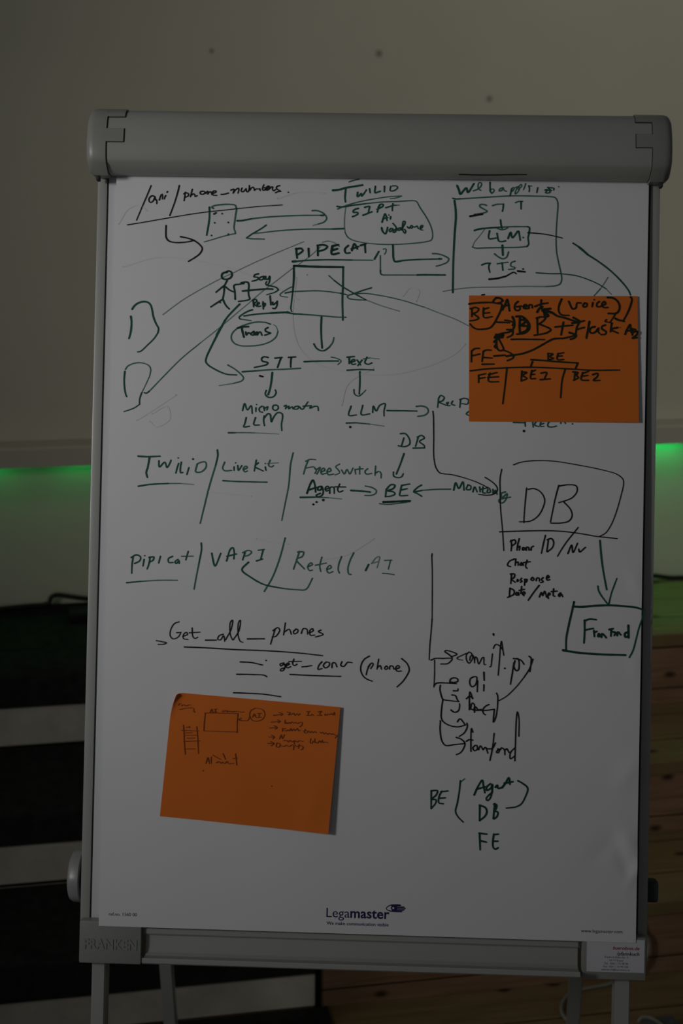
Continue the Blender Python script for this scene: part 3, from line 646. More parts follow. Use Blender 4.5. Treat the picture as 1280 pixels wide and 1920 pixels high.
LOWER_CARD_STROKES = """
p8 -2325,-1884 -2310,-1864 -2290,-1868;p8 -2289,-1893 -2259,-1878 -2228,-1892 -2198,-1876 -2178,-1881;p8 -2308,-1936 -2238,-1920 -2152,-1910;
p8 -2138,-1920 -2130,-1965 -2120,-1960;p9 -1937,-1960 -1918,-1919 -1907,-1959;p9 -1887,-1923 -1857,-1918;p9 -1872,-1921 -1876,-1955;
p9 -1891,-1959 -1856,-1953;p9 -1790,-1946 -1755,-1935 -1735,-1935;
p9 -1729,-1949 -1699,-1939 -1669,-1948 -1638,-1942 -1608,-1941 -1582,-1945 -1557,-1950 -1522,-1944;p13 -1780,-1943 -1735,-1936;
p9 -1998,-1969 -1800,-1966 -1597,-1966;p9 -1597,-1966 -1605,-2077 -1602,-2197;p9 -1612,-2190 -1805,-2188 -2008,-2186;
p9 -2008,-2186 -2005,-2088 -1995,-1972;p8 -1590,-2036 -1544,-2050 -1474,-2043 -1454,-1992;p8 -1555,-2020 -1590,-2041 -1549,-2055;
p9 -2258,-2124 -2249,-2215 -2243,-2315 -2226,-2476;p9 -2095,-2140 -2082,-2251 -2074,-2361 -2067,-2461;p9 -2277,-2187 -2069,-2188;
p9 -2250,-2245 -2093,-2241;p9 -2248,-2320 -2050,-2308;p9 -2241,-2411 -2109,-2405;p9 -2230,-2217 -2149,-2212;p9 -2208,-2279 -2117,-2275;
p9 -2222,-2149 -2191,-2145;p22 -2186,-2145;p9 -1973,-2579 -1949,-2503 -1932,-2578;p9 -1968,-2549 -1933,-2538;p9 -1909,-2497 -1909,-2578;
p9 -1846,-2566 -1816,-2550 -1785,-2574 -1776,-2554 -1745,-2573 -1715,-2542 -1699,-2572 -1664,-2566;p9 -1889,-2477 -1797,-2524;
p9 -1768,-2453 -1736,-2523;p9 -1616,-2449 -1597,-2589;p9 -1645,-2510 -1594,-2503;p9 -1669,-2571 -1633,-2565;p13 -2006,-2666;
p8 -1390,-1896 -1445,-1931 -1455,-1986 -1425,-2041 -1364,-2052 -1298,-2026 -1271,-1970 -1295,-1915 -1356,-1897 -1390,-1896;
p8 -1421,-2007 -1399,-1963 -1382,-2006;p8 -1410,-1990 -1382,-1984;p8 -1360,-1961 -1316,-1955;p8 -1338,-1961 -1345,-2005;p8 -1370,-2011 -1315,-2002;
p10 -1165,-1976 -1054,-1961;p10 -1099,-1940 -1054,-1958 -1076,-1975;p10 -1191,-2058 -1085,-2047;p10 -1113,-2031 -1083,-2047 -1107,-2064;
p10 -1211,-2130 -1123,-2120;p10 -1156,-2101 -1117,-2122 -1144,-2143;p10 -1214,-2239 -1153,-2237;p10 -1182,-2216 -1148,-2237 -1169,-2259;
p10 -1224,-2316 -1151,-2314;p10 -1191,-2293 -1151,-2314 -1184,-2343;
p9 -1004,-1934 -965,-1939 -987,-1967 -954,-1960 -921,-1943 -909,-1970 -876,-1947 -864,-1968 -843,-1946;p9 -765,-1921 -721,-1917;
p9 -743,-1920 -748,-1965;p9 -764,-1965 -725,-1964;p9 -709,-1963 -703,-1947 -681,-1962;p9 -626,-1922 -582,-1909 -609,-1943 -581,-1959 -636,-1961;
p9 -537,-1941 -548,-1955 -520,-1955 -509,-1940 -487,-1950 -465,-1933 -448,-1952 -432,-1915 -426,-1953;
p9 -1024,-2029 -1023,-2073 -1007,-2056 -996,-2072 -974,-2055 -962,-2071 -940,-2048 -918,-2064 -896,-2052 -873,-2068 -851,-2054 -812,-2053 -823,-2088 -844,-2106;
p9 -1050,-2129 -1051,-2167;p9 -1055,-2140 -1016,-2133;
p9 -1027,-2156 -1005,-2160 -988,-2143 -971,-2159 -950,-2126 -943,-2158 -916,-2130 -904,-2157 -872,-2123 -860,-2156 -838,-2144;
p9 -777,-2131 -787,-2175 -770,-2180;p9 -799,-2154 -760,-2147;p9 -754,-2174 -738,-2151 -715,-2173 -699,-2156 -682,-2172 -665,-2154 -643,-2170;
p9 -599,-2163 -582,-2173 -565,-2162 -548,-2183 -526,-2166 -504,-2187 -482,-2170 -459,-2185 -443,-2174 -420,-2189 -387,-2193 -414,-2225;
p9 -1086,-2257 -1065,-2206 -1053,-2256 -1026,-2205;p9 -1035,-2277 -1002,-2271 -979,-2292 -958,-2269 -935,-2290 -913,-2273 -906,-2317;
p9 -902,-2273 -868,-2288 -846,-2271 -802,-2280;p9 -708,-2244 -712,-2294 -690,-2298 -679,-2270;
p9 -658,-2242 -659,-2292 -646,-2280 -623,-2296 -602,-2262 -585,-2289 -569,-2255 -557,-2288 -535,-2276 -501,-2284;
p9 -1118,-2307 -1123,-2352 -1089,-2356 -1079,-2317 -1107,-2307;p9 -1067,-2339 -1034,-2349 -1001,-2331 -967,-2347 -934,-2323 -911,-2345 -916,-2383;
p9 -901,-2328 -867,-2343 -845,-2315 -855,-2365;p9 -834,-2331 -800,-2341 -805,-2374 -827,-2380;p14 -2004,-2667;p14 -1168,-2825;"""
LOGO_BODY = [[239, -4258], [254, -4236], [278, -4218], [316, -4205], [377, -4202], [420, -4205], [420, -4221], [463, -4224], [464, -4238], [479, -4245], [477, -4259], [462, -4263], [463, -4278], [438, -4283], [438, -4297], [379, -4299], [327, -4297], [284, -4291], [257, -4279]]
LOGO_EYE = [[251, -4258], [269, -4239], [297, -4225], [319, -4231], [304, -4254], [317, -4279], [293, -4277], [266, -4271]]
LOGO_IRIS = [331, -4250]



def parse(txt):
    r = []
    for s in txt.replace('\n', '').split(';'):
        s = s.strip()
        if not s:
            continue
        t = s.split(' ')
        r.append((t[0][0], int(t[0][1:]) * 1e-4, [tuple(int(x) * 1e-4 for x in q.split(',')) for q in t[1:]]))
    return r


def stroke_outline(pts, width):
    """2-D ribbon with round ends, a touch heavier where the pen is set down"""
    if len(pts) == 1:
        c = Vector(pts[0])
        return [], [(c, width * 0.5)]
    P = smooth_path([Vector((a, b, 0)) for a, b in pts], 0.0016)
    L = [0.0]
    for a, b in zip(P, P[1:]):
        L.append(L[-1] + (b - a).length)
    T = L[-1] or 1e-6
    left, right = [], []
    for i, p in enumerate(P):
        d = P[min(i + 1, len(P) - 1)] - P[max(i - 1, 0)]
        d = d.normalized() if d.length > 1e-9 else Vector((1, 0, 0))
        n = Vector((-d.y, d.x, 0))
        k = L[i] / T
        h = width * 0.5 * (1.08 - 0.16 * k + 0.05 * math.sin(9 * k + p.x * 200))
        left.append((p, n * h))
    return left, [(P[0], width * 0.53), (P[-1], width * 0.46)]


def add_stroke(bm, pts, width, wf, lift, mi):
    rib, discs = stroke_outline(pts, width)

    def vert(p):
        return bm.verts.new(bd(p.x, p.y, wf(p.x, p.y) + lift))
    prev = None
    for p, n in rib:
        cur_ = (vert(p + n), vert(p - n))
        if prev:
            bm.faces.new((prev[0], prev[1], cur_[1], cur_[0])).material_index = mi
        prev = cur_
    for c, r in discs:
        ring = [vert(Vector((c[0] + r * math.cos(k * math.pi / 5), c[1] + r * math.sin(k * math.pi / 5), 0))) for k in range(10)]
        bm.faces.new(ring).material_index = mi


def add_text(bm, body, u0, v0, width, wf, lift, mi=0, bold=0.0, shear=0.0, size=1.0, thick=0.0, align='LEFT', rot=0.0, height=None):
    cu = bpy.data.curves.new('t', 'FONT')
    cu.body = body
    cu.size = 1.0
    cu.offset = bold
    cu.shear = shear
    cu.resolution_u = 3
    cu.space_character = 1.0 + bold
    cu.extrude = 0.0
    ob = bpy.data.objects.new('t', cu)
    COL.objects.link(ob)
    dg = bpy.context.evaluated_depsgraph_get()
    me = bpy.data.meshes.new_from_object(ob.evaluated_get(dg))
    bpy.data.objects.remove(ob)
    xs = [v.co.x for v in me.vertices]
    x0, x1 = min(xs), max(xs)
    k = width / (x1 - x0)
    ky = k if height is None else height / 0.72
    c, s = math.cos(rot), math.sin(rot)
    vs, lo = [], []
    for v in me.vertices:
        x, y = (v.co.x - x0) * k, v.co.y * ky
        U, V = u0 + x * c - y * s, v0 + x * s + y * c
        vs.append(bm.verts.new(bd(U, V, wf(U, V) + lift + thick)))
        if thick:
            lo.append(bm.verts.new(bd(U, V, wf(U, V) + lift)))
    ec = {}
    for p in me.polygons:
        f = [vs[i] for i in p.vertices]
        try:
            bm.faces.new(f).material_index = mi
        except ValueError:
            continue
        if thick:
            ids = list(p.vertices)
            for a, b in zip(ids, ids[1:] + ids[:1]):
                ec.setdefault(tuple(sorted((a, b))), []).append((a, b))
    for e, l in ec.items():
        if len(l) == 1:
            a, b = l[0]
            bm.faces.new((vs[a], lo[a], lo[b], vs[b])).material_index = mi
    bpy.data.meshes.remove(me)


# ------------------------------------------------------------------ materials
M_wall = mat('cream_wall_paint', (0.60, 0.57, 0.435), 0.85, 0.15, noise=0.03, nscale=3.0, bump=0.25, bscale=14.0)
M_ledge = mat('ledge_paint', (0.50, 0.47, 0.36), 0.7, 0.2)
M_wood_tread = wood('pine_tread_boards', (0.17, 0.115, 0.050), (0.26, 0.175, 0.080), (0.04, 0.022, 0.012), 1, 0.122, 0.02)
M_wood_riser = wood('pine_riser_boards', (0.21, 0.12, 0.065), (0.31, 0.185, 0.105), (0.05, 0.025, 0.014), 2, 0.0985, 0.06)
M_raw = mat('weathered_grey_board', (0.53, 0.49, 0.40), 0.8, 0.15, noise=0.22, nscale=9.0, bump=0.4, bscale=40.0)
M_black = mat('black_carpet', (0.017, 0.0175, 0.016), 0.9, 0.12, noise=0.3, nscale=40.0, bump=0.5, bscale=300.0)
M_slot = mat('black_gap_fill', (0.004, 0.004, 0.004), 0.8, 0.1)  # black stands in for the shade inside the gap between the steps
M_grey = mat('grey_powder_coat', (0.325, 0.33, 0.30), 0.42, 0.4, noise=0.02, nscale=12.0, bump=0.06, bscale=900.0)
M_grey2 = mat('grey_plastic', (0.255, 0.26, 0.235), 0.38, 0.45, bump=0.08, bscale=700.0)
M_alu = mat('grey_painted_rail', (0.35, 0.355, 0.33), 0.35, 0.5)
M_white = mat('whiteboard_enamel', (0.62, 0.63, 0.64), 0.12, 0.5)
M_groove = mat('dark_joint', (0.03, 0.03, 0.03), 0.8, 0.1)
M_knob = mat('grey_knob_plastic', (0.27, 0.275, 0.27), 0.35, 0.5)
M_rubber = mat('black_rubber', (0.045, 0.05, 0.053), 0.8, 0.2)
M_paper = mat('flipchart_paper', (0.735, 0.725, 0.735), 0.75, 0.15, noise=0.012, nscale=7.0)
M_card = mat('orange_card', (0.70, 0.168, 0.023), 0.75, 0.15, noise=0.03, nscale=9.0)
M_sticker = mat('white_sticker', (0.62, 0.62, 0.64), 0.45, 0.4)
INK = {
    'd': mat('dark_green_marker', (0.007, 0.052, 0.037), 0.6, 0.2),
    'g': mat('green_marker', (0.013, 0.092, 0.065), 0.6, 0.2),
    'm': mat('thin_green_marker', (0.052, 0.160, 0.120), 0.65, 0.2),
    'l': mat('faint_green_marker', (0.20, 0.29, 0.25), 0.7, 0.2),
    'k': mat('black_marker', (0.012, 0.012, 0.014), 0.6, 0.2),
    'w': mat('show_through_marker', (0.703, 0.694, 0.704), 0.75, 0.15),
    'N': mat('black_felt_pen', (0.016, 0.020, 0.010), 0.6, 0.2),
    'p': mat('thin_dark_pen', (0.22, 0.052, 0.014), 0.7, 0.2),
}
M_violet = mat('printed_violet', (0.030, 0.014, 0.085), 0.6, 0.2)
M_print = mat('printed_dark', (0.03, 0.025, 0.05), 0.6, 0.2)
M_red = mat('printed_red', (0.24, 0.012, 0.025), 0.5, 0.3)
M_blackprint = mat('printed_black', (0.015, 0.015, 0.018), 0.5, 0.3)
M_cableb = mat('black_cable', (0.008, 0.008, 0.008), 0.5, 0.3)
M_cablew = mat('white_cable', (0.24, 0.23, 0.18), 0.5, 0.3)
M_box = mat('dark_grey_box', (0.10, 0.11, 0.10), 0.55, 0.3)
M_strip = mat('led_strip_backing', (0.5, 0.5, 0.5), 0.6, 0.2)

# scuffs on the wall paint
nt = M_wall.node_tree
b = nt.nodes['Principled BSDF']
src = b.inputs['Base Color'].links[0].from_socket
for (x, z, r) in ((0.682, 0.019, 0.0085), (0.321, 0.021, 0.006), (0.932, -0.074, 0.0075)):
    tc = nt.nodes.new('ShaderNodeTexCoord')
    vm = nt.nodes.new('ShaderNodeVectorMath')
    vm.operation = 'DISTANCE'
    vm.inputs[1].default_value = (x, 0, z)
    nt.links.new(tc.outputs['Object'], vm.inputs[0])
    rr = nt.nodes.new('ShaderNodeValToRGB')
    rr.color_ramp.elements[0].position = r * 0.3
    rr.color_ramp.elements[1].position = r * 1.3
    rr.color_ramp.elements[0].color = (0.45, 0.45, 0.45, 1)
    rr.color_ramp.elements[1].color = (1, 1, 1, 1)
    nt.links.new(vm.outputs['Value'], rr.inputs['Fac'])
    mx = nt.nodes.new('ShaderNodeMixRGB')
    mx.blend_type = 'MULTIPLY'
    mx.inputs[0].default_value = 1
    nt.links.new(src, mx.inputs[1])
    nt.links.new(rr.outputs['Color'], mx.inputs[2])
    src = mx.outputs[0]
nt.links.new(src, b.inputs['Base Color'])

# ------------------------------------------------------------------ setting
WT = 3.30
FLOOR = -1.716
S_GAP0, S_GAP1 = 0.402, 0.413
bm = bmesh.new()
add_box(bm, rm, -3.2, 4.2, WT, WT + 0.12, FLOOR, 1.2)
tag(build('wall_back', fix(bm), M_wall, matrix=frame_matrix(ROOM_ROT, rm(0, WT, 0))), kind='structure')
bm = bmesh.new()
add_box(bm, rm, -3.2, 4.2, -2.5, WT, FLOOR - 0.05, FLOOR)
tag(build('floor', fix(bm), M_wood_tread, matrix=frame_matrix(ROOM_ROT, rm(0, 0, FLOOR))), kind='structure')
bm = bmesh.new()
pf = [(WT, -0.812), (WT - 0.060, -0.813), (WT - 0.065, -0.817), (WT - 0.065, -0.8575), (WT - 0.062, -0.8580), (WT - 0.060, -0.8550), (WT - 0.060, -0.8180), (WT, -0.8180)]
add_prism(bm, [rm(-3.2, a, c) for a, c in pf], [rm(4.2, a, c) for a, c in pf])
tag(build('trim_1', fix(bm), M_ledge, matrix=frame_matrix(ROOM_ROT, rm(0, WT, -0.8575))), kind='structure')

# ------------------------------------------------------------------ steps
T_NOSE = (2.403, 2.662, 2.940, WT)
Z_TOP = (-1.554, -1.389, -1.219)
Z_LOW = (FLOOR, -1.554, -1.389)
wood_lab = ('lowest pine step right of the easel, its knotty riser meeting the floor boards',
            'middle pine step at the right edge, between the lowest and the top pine steps',
            'top pine step against the wall at right, lit green by the light strip')
grey_lab = ('lowest grey board riser at left, seen below the tray of the flipchart',
            'middle grey board riser at left, beside the round grey knob',
            'top grey board riser at left, below the highest black carpet')
mat_lab = ('black carpet on the lowest left step, just behind the left legs of the easel',
           'black carpet on the middle left step, level with the lower orange card',
           'black carpet on the top left step along the wall with a cable on it')
for i in range(3):
    t0, t1, z1, z0 = T_NOSE[i], T_NOSE[i + 1], Z_TOP[i], Z_LOW[i]
    tb = t1 if i == 2 else t1 + 0.018
    st = thing('wooden_step', wood_lab[i], 'step', frame_matrix(ROOM_ROT, rm(1.0, t0, z0)), 'pine steps right of the easel')
    bm = bmesh.new()
    add_box(bm, rm, S_GAP1, 3.6, t0 - 0.002, tb - 0.0005, z1 - 0.030, z1, 0.0025)
    build('tread', fix(bm), M_wood_tread, st)
    bm = bmesh.new()
    add_box(bm, rm, S_GAP1, 3.6, t0 + 0.001, t0 + 0.019, z0 + 0.0005, z1 - 0.0305, 0.001)
    build('riser', fix(bm), M_wood_riser, st)
    st = thing('grey_step', grey_lab[i], 'step', frame_matrix(ROOM_ROT, rm(-0.6, t0, z0)), 'grey steps left of the easel')
    bm = bmesh.new()
    add_box(bm, rm, -2.8, S_GAP0, t0, t0 + 0.022, z0 + (0.007 if i else 0.0065), z1 - 0.025, 0.0015)
    build('riser', fix(bm), M_raw, st)
    bm = bmesh.new()
    add_box(bm, rm, -2.8, S_GAP0, t0, tb - 0.0005, z1 - 0.0245, z1 - 0.008, 0.001)
    build('tread', fix(bm), M_raw, st)
    bm = bmesh.new()
    add_box(bm, rm, S_GAP0, S_GAP1 - 0.001, t0 - 0.003, tb - 0.001, z0 + 0.0005, z1 - 0.004)  # solid black box in the open gap, in place of its shade
    build('gap_fill', fix(bm), M_slot, st, label='black filler standing in for the shaded gap')
    # carpet wraps the nosing and hangs down the riser
    bm = bmesh.new()
    drop = (0.080, 0.071, 0.074)[i]
    back = t1 - (0.0045 if i == 2 else 0.0008)
    zc = z1 - 0.0075
    outer = [(back, zc + 0.0075), (t0 + 0.004, zc + 0.0075), (t0 - 0.004, zc + 0.006), (t0 - 0.0075, zc + 0.001), (t0 - 0.0075, z1 - drop),
             (t0 - 0.0007, z1 - drop), (t0 - 0.0007, zc), (back, zc)]
    if i == 2:
        seam = 3.070
        outer = [(back, zc + 0.027), (back - 0.006, zc + 0.027), (back - 0.0065, zc + 0.0075), (seam + 0.004, zc + 0.0075), (seam, zc + 0.002), (seam - 0.004, zc + 0.0075)] + outer[1:]
    add_prism(bm, [rm(-2.8, a, c) for a, c in outer], [rm(S_GAP0, a, c) for a, c in outer])
    tag(build('step_carpet', fix(bm), M_black, matrix=frame_matrix(ROOM_ROT, rm(-0.6, t0, zc))), mat_lab[i], 'carpet', group='black carpets on the left steps')
bm = bmesh.new()
add_box(bm, rm, -2.8, 0.425, -1.5, 2.400, FLOOR, FLOOR + 0.006, 0.002)
tag(build('floor_carpet', fix(bm), M_black, matrix=frame_matrix(ROOM_ROT, rm(-0.6, 1.0, FLOOR))),
    'black carpet on the floor under the easel, in front of the lowest grey riser', 'carpet')

# ------------------------------------------------------------------ green light strip under the ledge
strip = thing('led_strip', 'green glowing light strip under the ledge along the back wall', 'light', frame_matrix(ROOM_ROT, rm(0.6, WT - 0.035, -0.818)))
bm = bmesh.new()
add_box(bm, rm, -2.0, 3.4, WT - 0.043, WT - 0.027, -0.8210, -0.8185)
build('strip_backing', fix(bm), M_strip, strip)
M_led = [mat('green_led_dim', (0.05, 0.3, 0.1), 0.4, 0.3, emit=((0.006, 1.0, 0.20), 12.0)),
         mat('green_led', (0.05, 0.3, 0.1), 0.4, 0.3, emit=((0.010, 1.0, 0.22), 42.0))]
for k in range(-4, 15):
    s = -0.185 + 0.1975 * k
    bm = bmesh.new()
    add_box(bm, rm, s - 0.030, s + 0.030, WT - 0.040, WT - 0.030, -0.8228, -0.8211)
    build('led', fix(bm), M_led[1 if k > 5 else 0], strip)

# ------------------------------------------------------------------ cables and box on the steps
bm = bmesh.new()
zt = -1.219
pts = [(-1.6, 3.25, zt + .0075), (-0.9, 3.235, zt + .0075), (-0.45, 3.262, zt + .007), (-0.183, 3.276, zt + .022), (-0.123, 3.279, zt + .024), (-0.074, 3.281, zt + .027), (-0.068, 3.282, zt + .040),
       (-0.056, 3.282, zt + .046), (-0.033, 3.282, zt + .042), (-0.003, 3.281, zt + .036), (0.03, 3.275, zt + .032), (0.12, 3.262, zt + .012),
       (0.40, 3.262, zt + .0075), (0.8, 3.258, zt + .0075), (1.2, 3.272, zt + .012), (1.35, 3.278, zt + .018), (1.392, 3.279, zt + .016), (1.43, 3.279, zt + .009), (1.47, 3.279, zt + .0075), (1.9, 3.26, zt + .0075), (2.6, 3.262, zt + .0075)]
add_tube(bm, smooth_path([rm(*p) for p in pts], 0.02), 0.0055, 8)
tag(build('power_cable', fix(bm), M_cableb, matrix=frame_matrix(ROOM_ROT, rm(0.5, 3.27, zt)), smooth=True),
    'long black cable lying along the foot of the back wall on the top step', 'cable')
bm = bmesh.new()
add_box(bm, rm, -0.030, 0.045, 3.210, 3.262, zt + 0.0003, zt + 0.026, 0.007)
tag(build('cable_adapter', fix(bm), M_cableb, matrix=frame_matrix(ROOM_ROT, rm(0.008, 3.24, zt)), smooth=True),
    'small black plug block at the cable kink beside the left rail of the easel', 'plug')
bm = bmesh.new()
pts = [(1.036, 2.397, -1.585), (1.043, 2.395, -1.611), (1.054, 2.394, -1.624), (1.059, 2.394, -1.640), (1.056, 2.392, -1.664), (1.045, 2.391, -1.686), (1.008, 2.388, -1.707), (0.975, 2.379, -1.711),
       (0.935, 2.374, -1.711), (0.906, 2.368, -1.711), (0.883, 2.355, -1.711), (0.864, 2.329, -1.711), (0.857, 2.305, -1.711), (0.859, 2.284, -1.711),
       (0.867, 2.26, -1.711), (0.90, 2.235, -1.711), (0.95, 2.228, -1.711), (0.982, 2.236, -1.711)]
add_tube(bm, smooth_path([rm(*p) for p in pts], 0.008), 0.0036, 8)
tag(build('white_cable', fix(bm), M_cablew, matrix=frame_matrix(ROOM_ROT, rm(0.9, 2.3, FLOOR)), smooth=True),
    'pale cable looped on the pine floor behind the right legs of the easel', 'cable')
bm = bmesh.new()
t_ = bmesh.new()
add_box(bm, rm, 0.984, 1.050, 2.165, 2.240, FLOOR, FLOOR + 0.026, 0.006)
ab = thing('adapter_box', 'small dark grey adapter with a pale lead at the bottom right corner', 'adapter', frame_matrix(ROOM_ROT, rm(1.017, 2.2, FLOOR)))
build('housing', fix(bm), M_box, ab, smooth=True)
bm = bmesh.new()
pts = [(0.980, 2.236, FLOOR + .02), (0.988, 2.238, FLOOR + .0275), (1.000, 2.234, FLOOR + .0285), (1.011, 2.219, FLOOR + .0285), (1.016, 2.198, FLOOR + .0285), (1.014, 2.175, FLOOR + .0285)]
add_tube(bm, smooth_path([rm(*p) for p in pts], 0.004), 0.0036, 8)
build('lead', fix(bm), M_cablew, ab, smooth=True)

# ------------------------------------------------------------------ flipchart easel
E_BASE = bd(0, 0, 0)
foot_mid = Vector((0.055, 1.75, 0.0))
easel = thing('flipchart_easel', 'grey flipchart easel with thick top clamp bar and pen tray, standing before the steps', 'flipchart',
              frame_matrix(Matrix.Rotation(math.atan2(BU.y, BU.x), 3, 'Z'), foot_mid))
# whiteboard panel
bm = bmesh.new()
add_box(bm, bd, -0.3368, 0.3275, -0.470, 0.525, -0.0105, -0.0050)
build('whiteboard', fix(bm), M_white, easel, label='glossy white board')
# side rails with a groove on the board side
for sgn, u0, u1 in ((-1, -0.3490, -0.3368), (1, 0.3275, 0.3395)):
    bm = bmesh.new()
    add_box(bm, bd, u0, u1, -0.500, 0.478, -0.026, -0.0035, 0.0022)
    ui = u1 if sgn < 0 else u0
    add_box(bm, bd, ui - (0 if sgn < 0 else 0.0014), ui + (0.0014 if sgn < 0 else 0), -0.468, 0.47, -0.008, -0.0048, 0, 1)
    build('side_rail', fix(bm), [M_alu, M_groove], easel, smooth=True)
# clamp bar
PROF = [(-.020, .520), (-.012, .529), (.002, .5345), (.012, .5350), (.020, .5325), (.0275, .527), (.033, .517), (.0365, .505), (.0385, .492), (.0390, .480), (.0375, .470), (.0350, .4660),
        (.0205, .4572), (.0038, .4570), (.0038, .5000), (-.0100, .5000), (-.020, .5000)]
bm = bmesh.new()
add_prism(bm, [bd(-0.337, v, w) for w, v in PROF], [bd(0.327, v, w) for w, v in PROF])
clamp = build('clamp_bar', fix(bm), M_grey, easel, smooth=True)


def offset_profile(P, d):
    n = len(P)
    area2 = sum(P[i][0] * P[(i + 1) % n][1] - P[(i + 1) % n][0] * P[i][1] for i in range(n))
    sg = 1 if area2 > 0 else -1
    o = []
    for i in range(n):
        ax, ay = P[i - 1]
        bx, by = P[(i + 1) % n]
        dx, dy = bx - ax, by - ay
        l = math.hypot(dx, dy)
        o.append((P[i][0] + sg * dy / l * d, P[i][1] - sg * dx / l * d))
    return o


OP = offset_profile(PROF, 0.0017)
OP = [(w, v - (0.0022 if v < 0.46 else 0)) for w, v in OP]


def prof_at(v, d):
    """front surface of the clamp bar at height v, pushed out by d"""
    F = PROF[3:12]
    for (w0, v0), (w1, v1) in zip(F, F[1:]):
        if v1 <= v <= v0:
            k = (v - v0) / (v1 - v0)
            nx, ny = (v0 - v1), (w1 - w0)
            l = math.hypot(nx, ny)
            return w0 + k * (w1 - w0) + d * nx / l, v + d * ny / l
    return F[0][0], F[0][1] + d


for sgn in (-1, 1):
    bm = bmesh.new()
    if sgn < 0:
        stations = [(-0.3315, 1.0), (-0.3335, 1.0), (-0.346, 1.0), (-0.3505, 0.975), (-0.3535, 0.92), (-0.3555, 0.84), (-0.3563, 0.72)]
        tip = -0.3103
    else:
        stations = [(0.3225, 1.0), (0.3245, 1.0), (0.337, 1.0), (0.3412, 0.975), (0.344, 0.92), (0.3460, 0.84), (0.3468, 0.72)]
        tip = 0.3030
    cw, cv = 0.010, 0.492
    add_loft(bm, [[bd(u, cv + (v - cv) * k, cw + (w - cw) * k) for w, v in OP] for u, k in stations])
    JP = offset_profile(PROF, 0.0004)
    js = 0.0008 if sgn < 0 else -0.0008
    add_prism(bm, [bd(stations[0][0], v, w) for w, v in JP], [bd(stations[0][0] + js, v, w) for w, v in JP], mi=1)  # dark strip stands in for the shaded gap along the cap
    for va, vb in ((0.5348, 0.5220), (0.5058, 0.4898)):
        n = 6
        top = [prof_at(va + (vb - va) * k / n, 0.0017) for k in range(n + 1)]
        bot = [prof_at(va + (vb - va) * k / n, -0.0010) for k in range(n + 1)]
        if va > 0.53:
            top = [(0.000, 0.5362)] + top
            bot = [(0.000, 0.5330)] + bot
        ring = top + bot[::-1]
        add_prism(bm, [bd(stations[1][0], v, w) for w, v in ring], [bd(tip, v, w) for w, v in ring])
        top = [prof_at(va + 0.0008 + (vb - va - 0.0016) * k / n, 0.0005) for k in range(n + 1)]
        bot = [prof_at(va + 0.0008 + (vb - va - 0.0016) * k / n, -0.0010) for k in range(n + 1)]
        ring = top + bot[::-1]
        add_prism(bm, [bd(stations[1][0], v, w) for w, v in ring], [bd(tip + js, v, w) for w, v in ring], mi=1)  # dark rim stands in for the shadow line around the prong
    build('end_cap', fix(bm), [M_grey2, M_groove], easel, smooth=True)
    # small catch below the cap
    bm = bmesh.new()
    uc = -0.3455 if sgn < 0 else 0.3375
    add_box(bm, bd, uc - 0.002, uc + 0.002, 0.4490, 0.4545, 0.004, 0.016, 0.0012)
    build('catch', fix(bm), M_rubber, easel)
# marker smudge along the lower edge of the clamp bar
bm = bmesh.new()
add_stroke(bm, [(0.094, 0.4588), (0.125, 0.4586), (0.158, 0.4592), (0.175, 0.4594)], 0.0009, lambda u, v: 0.0205 + (v - 0.4572) * 0.0145 / 0.0088 + 0.0004, 0.0, 0)
for f in bm.faces:
    f.normal_update()
bmesh.ops.reverse_faces(bm, faces=[f for f in bm.faces if f.normal.dot(BN) < 0])
build('marker_smudge', bm, INK['k'], clamp, label='thin black marker smear')
# pen tray
TP = [(-.009, .4600), (.0035, .4602), (.0045, .4615), (.0042, .4665), (.0010, .4695), (.0006, .4740), (.0009, .4840), (.0020, .4893), (.0060, .4925), (.0200, .4932), (.0258, .4922), (.0270, .4900), (.0280, .4896),
      (.0292, .4910), (.0292, .4952), (.0275, .4968), (.0100, .4990), (-.009, .4990)]
bm = bmesh.new()
add_prism(bm, [bd(-0.2662, -v, w) for w, v in TP], [bd(0.2558, -v, w) for w, v in TP])
build('pen_tray', fix(bm), M_alu, easel, smooth=True)
# corner brackets, the left one embossed
BW = 0.0105
brk = []
for u0, u1 in ((-0.3464, -0.2707), (0.2602, 0.3362)):
    bm = bmesh.new()
    add_box(bm, bd, u0, u1, -0.5030, -0.4515, -0.030, BW, 0.0024)
    brk.append(build('corner_bracket', fix(bm), M_grey2, easel, smooth=True))
bm = bmesh.new()
add_text(bm, 'FRANKEN', -0.3405, -0.4852, 0.0645, lambda u, v: BW, 0.0, bold=0.028, thick=0.0008, height=0.0122)
build('embossed_lettering', fix(bm), M_grey2, brk[0])
# dealer sticker on the right bracket
SW = lambda u, v: BW + 0.0003
bm = bmesh.new()
add_box(bm, bd, 0.2655, 0.3342, -0.4935, -0.4545, BW + 0.00002, BW + 0.0003)
add_text(bm, 'bueroboss.de', 0.2964, -0.4665, 0.0316, SW, 0.0001, 1, bold=0.02, shear=0.25)
add_text(bm, '/pfannkuch', 0.3010, -0.4733, 0.0270, SW, 0.0001, 2, bold=0.015, shear=0.15)
for body, u, v, w_ in (('Friedrich-Ebert-Str. 9', 0.2867, -0.4768, 0.0280), ('34117 Kassel', 0.2923, -0.4806, 0.0168), ('Tel.  0561 / 72 90 95', 0.2863, -0.4844, 0.0285),
                       ('Fax  0561 / 72 90 106', 0.2857, -0.4880, 0.0292), ('pfannkuch@bueroboss.de', 0.2835, -0.4917, 0.0335)):
    add_text(bm, body, u, v, w_, SW, 0.0001, 3)
build('dealer_sticker', bm, [M_sticker, M_red, M_blackprint, M_print], brk[1], label='white dealer sticker with red and black print')
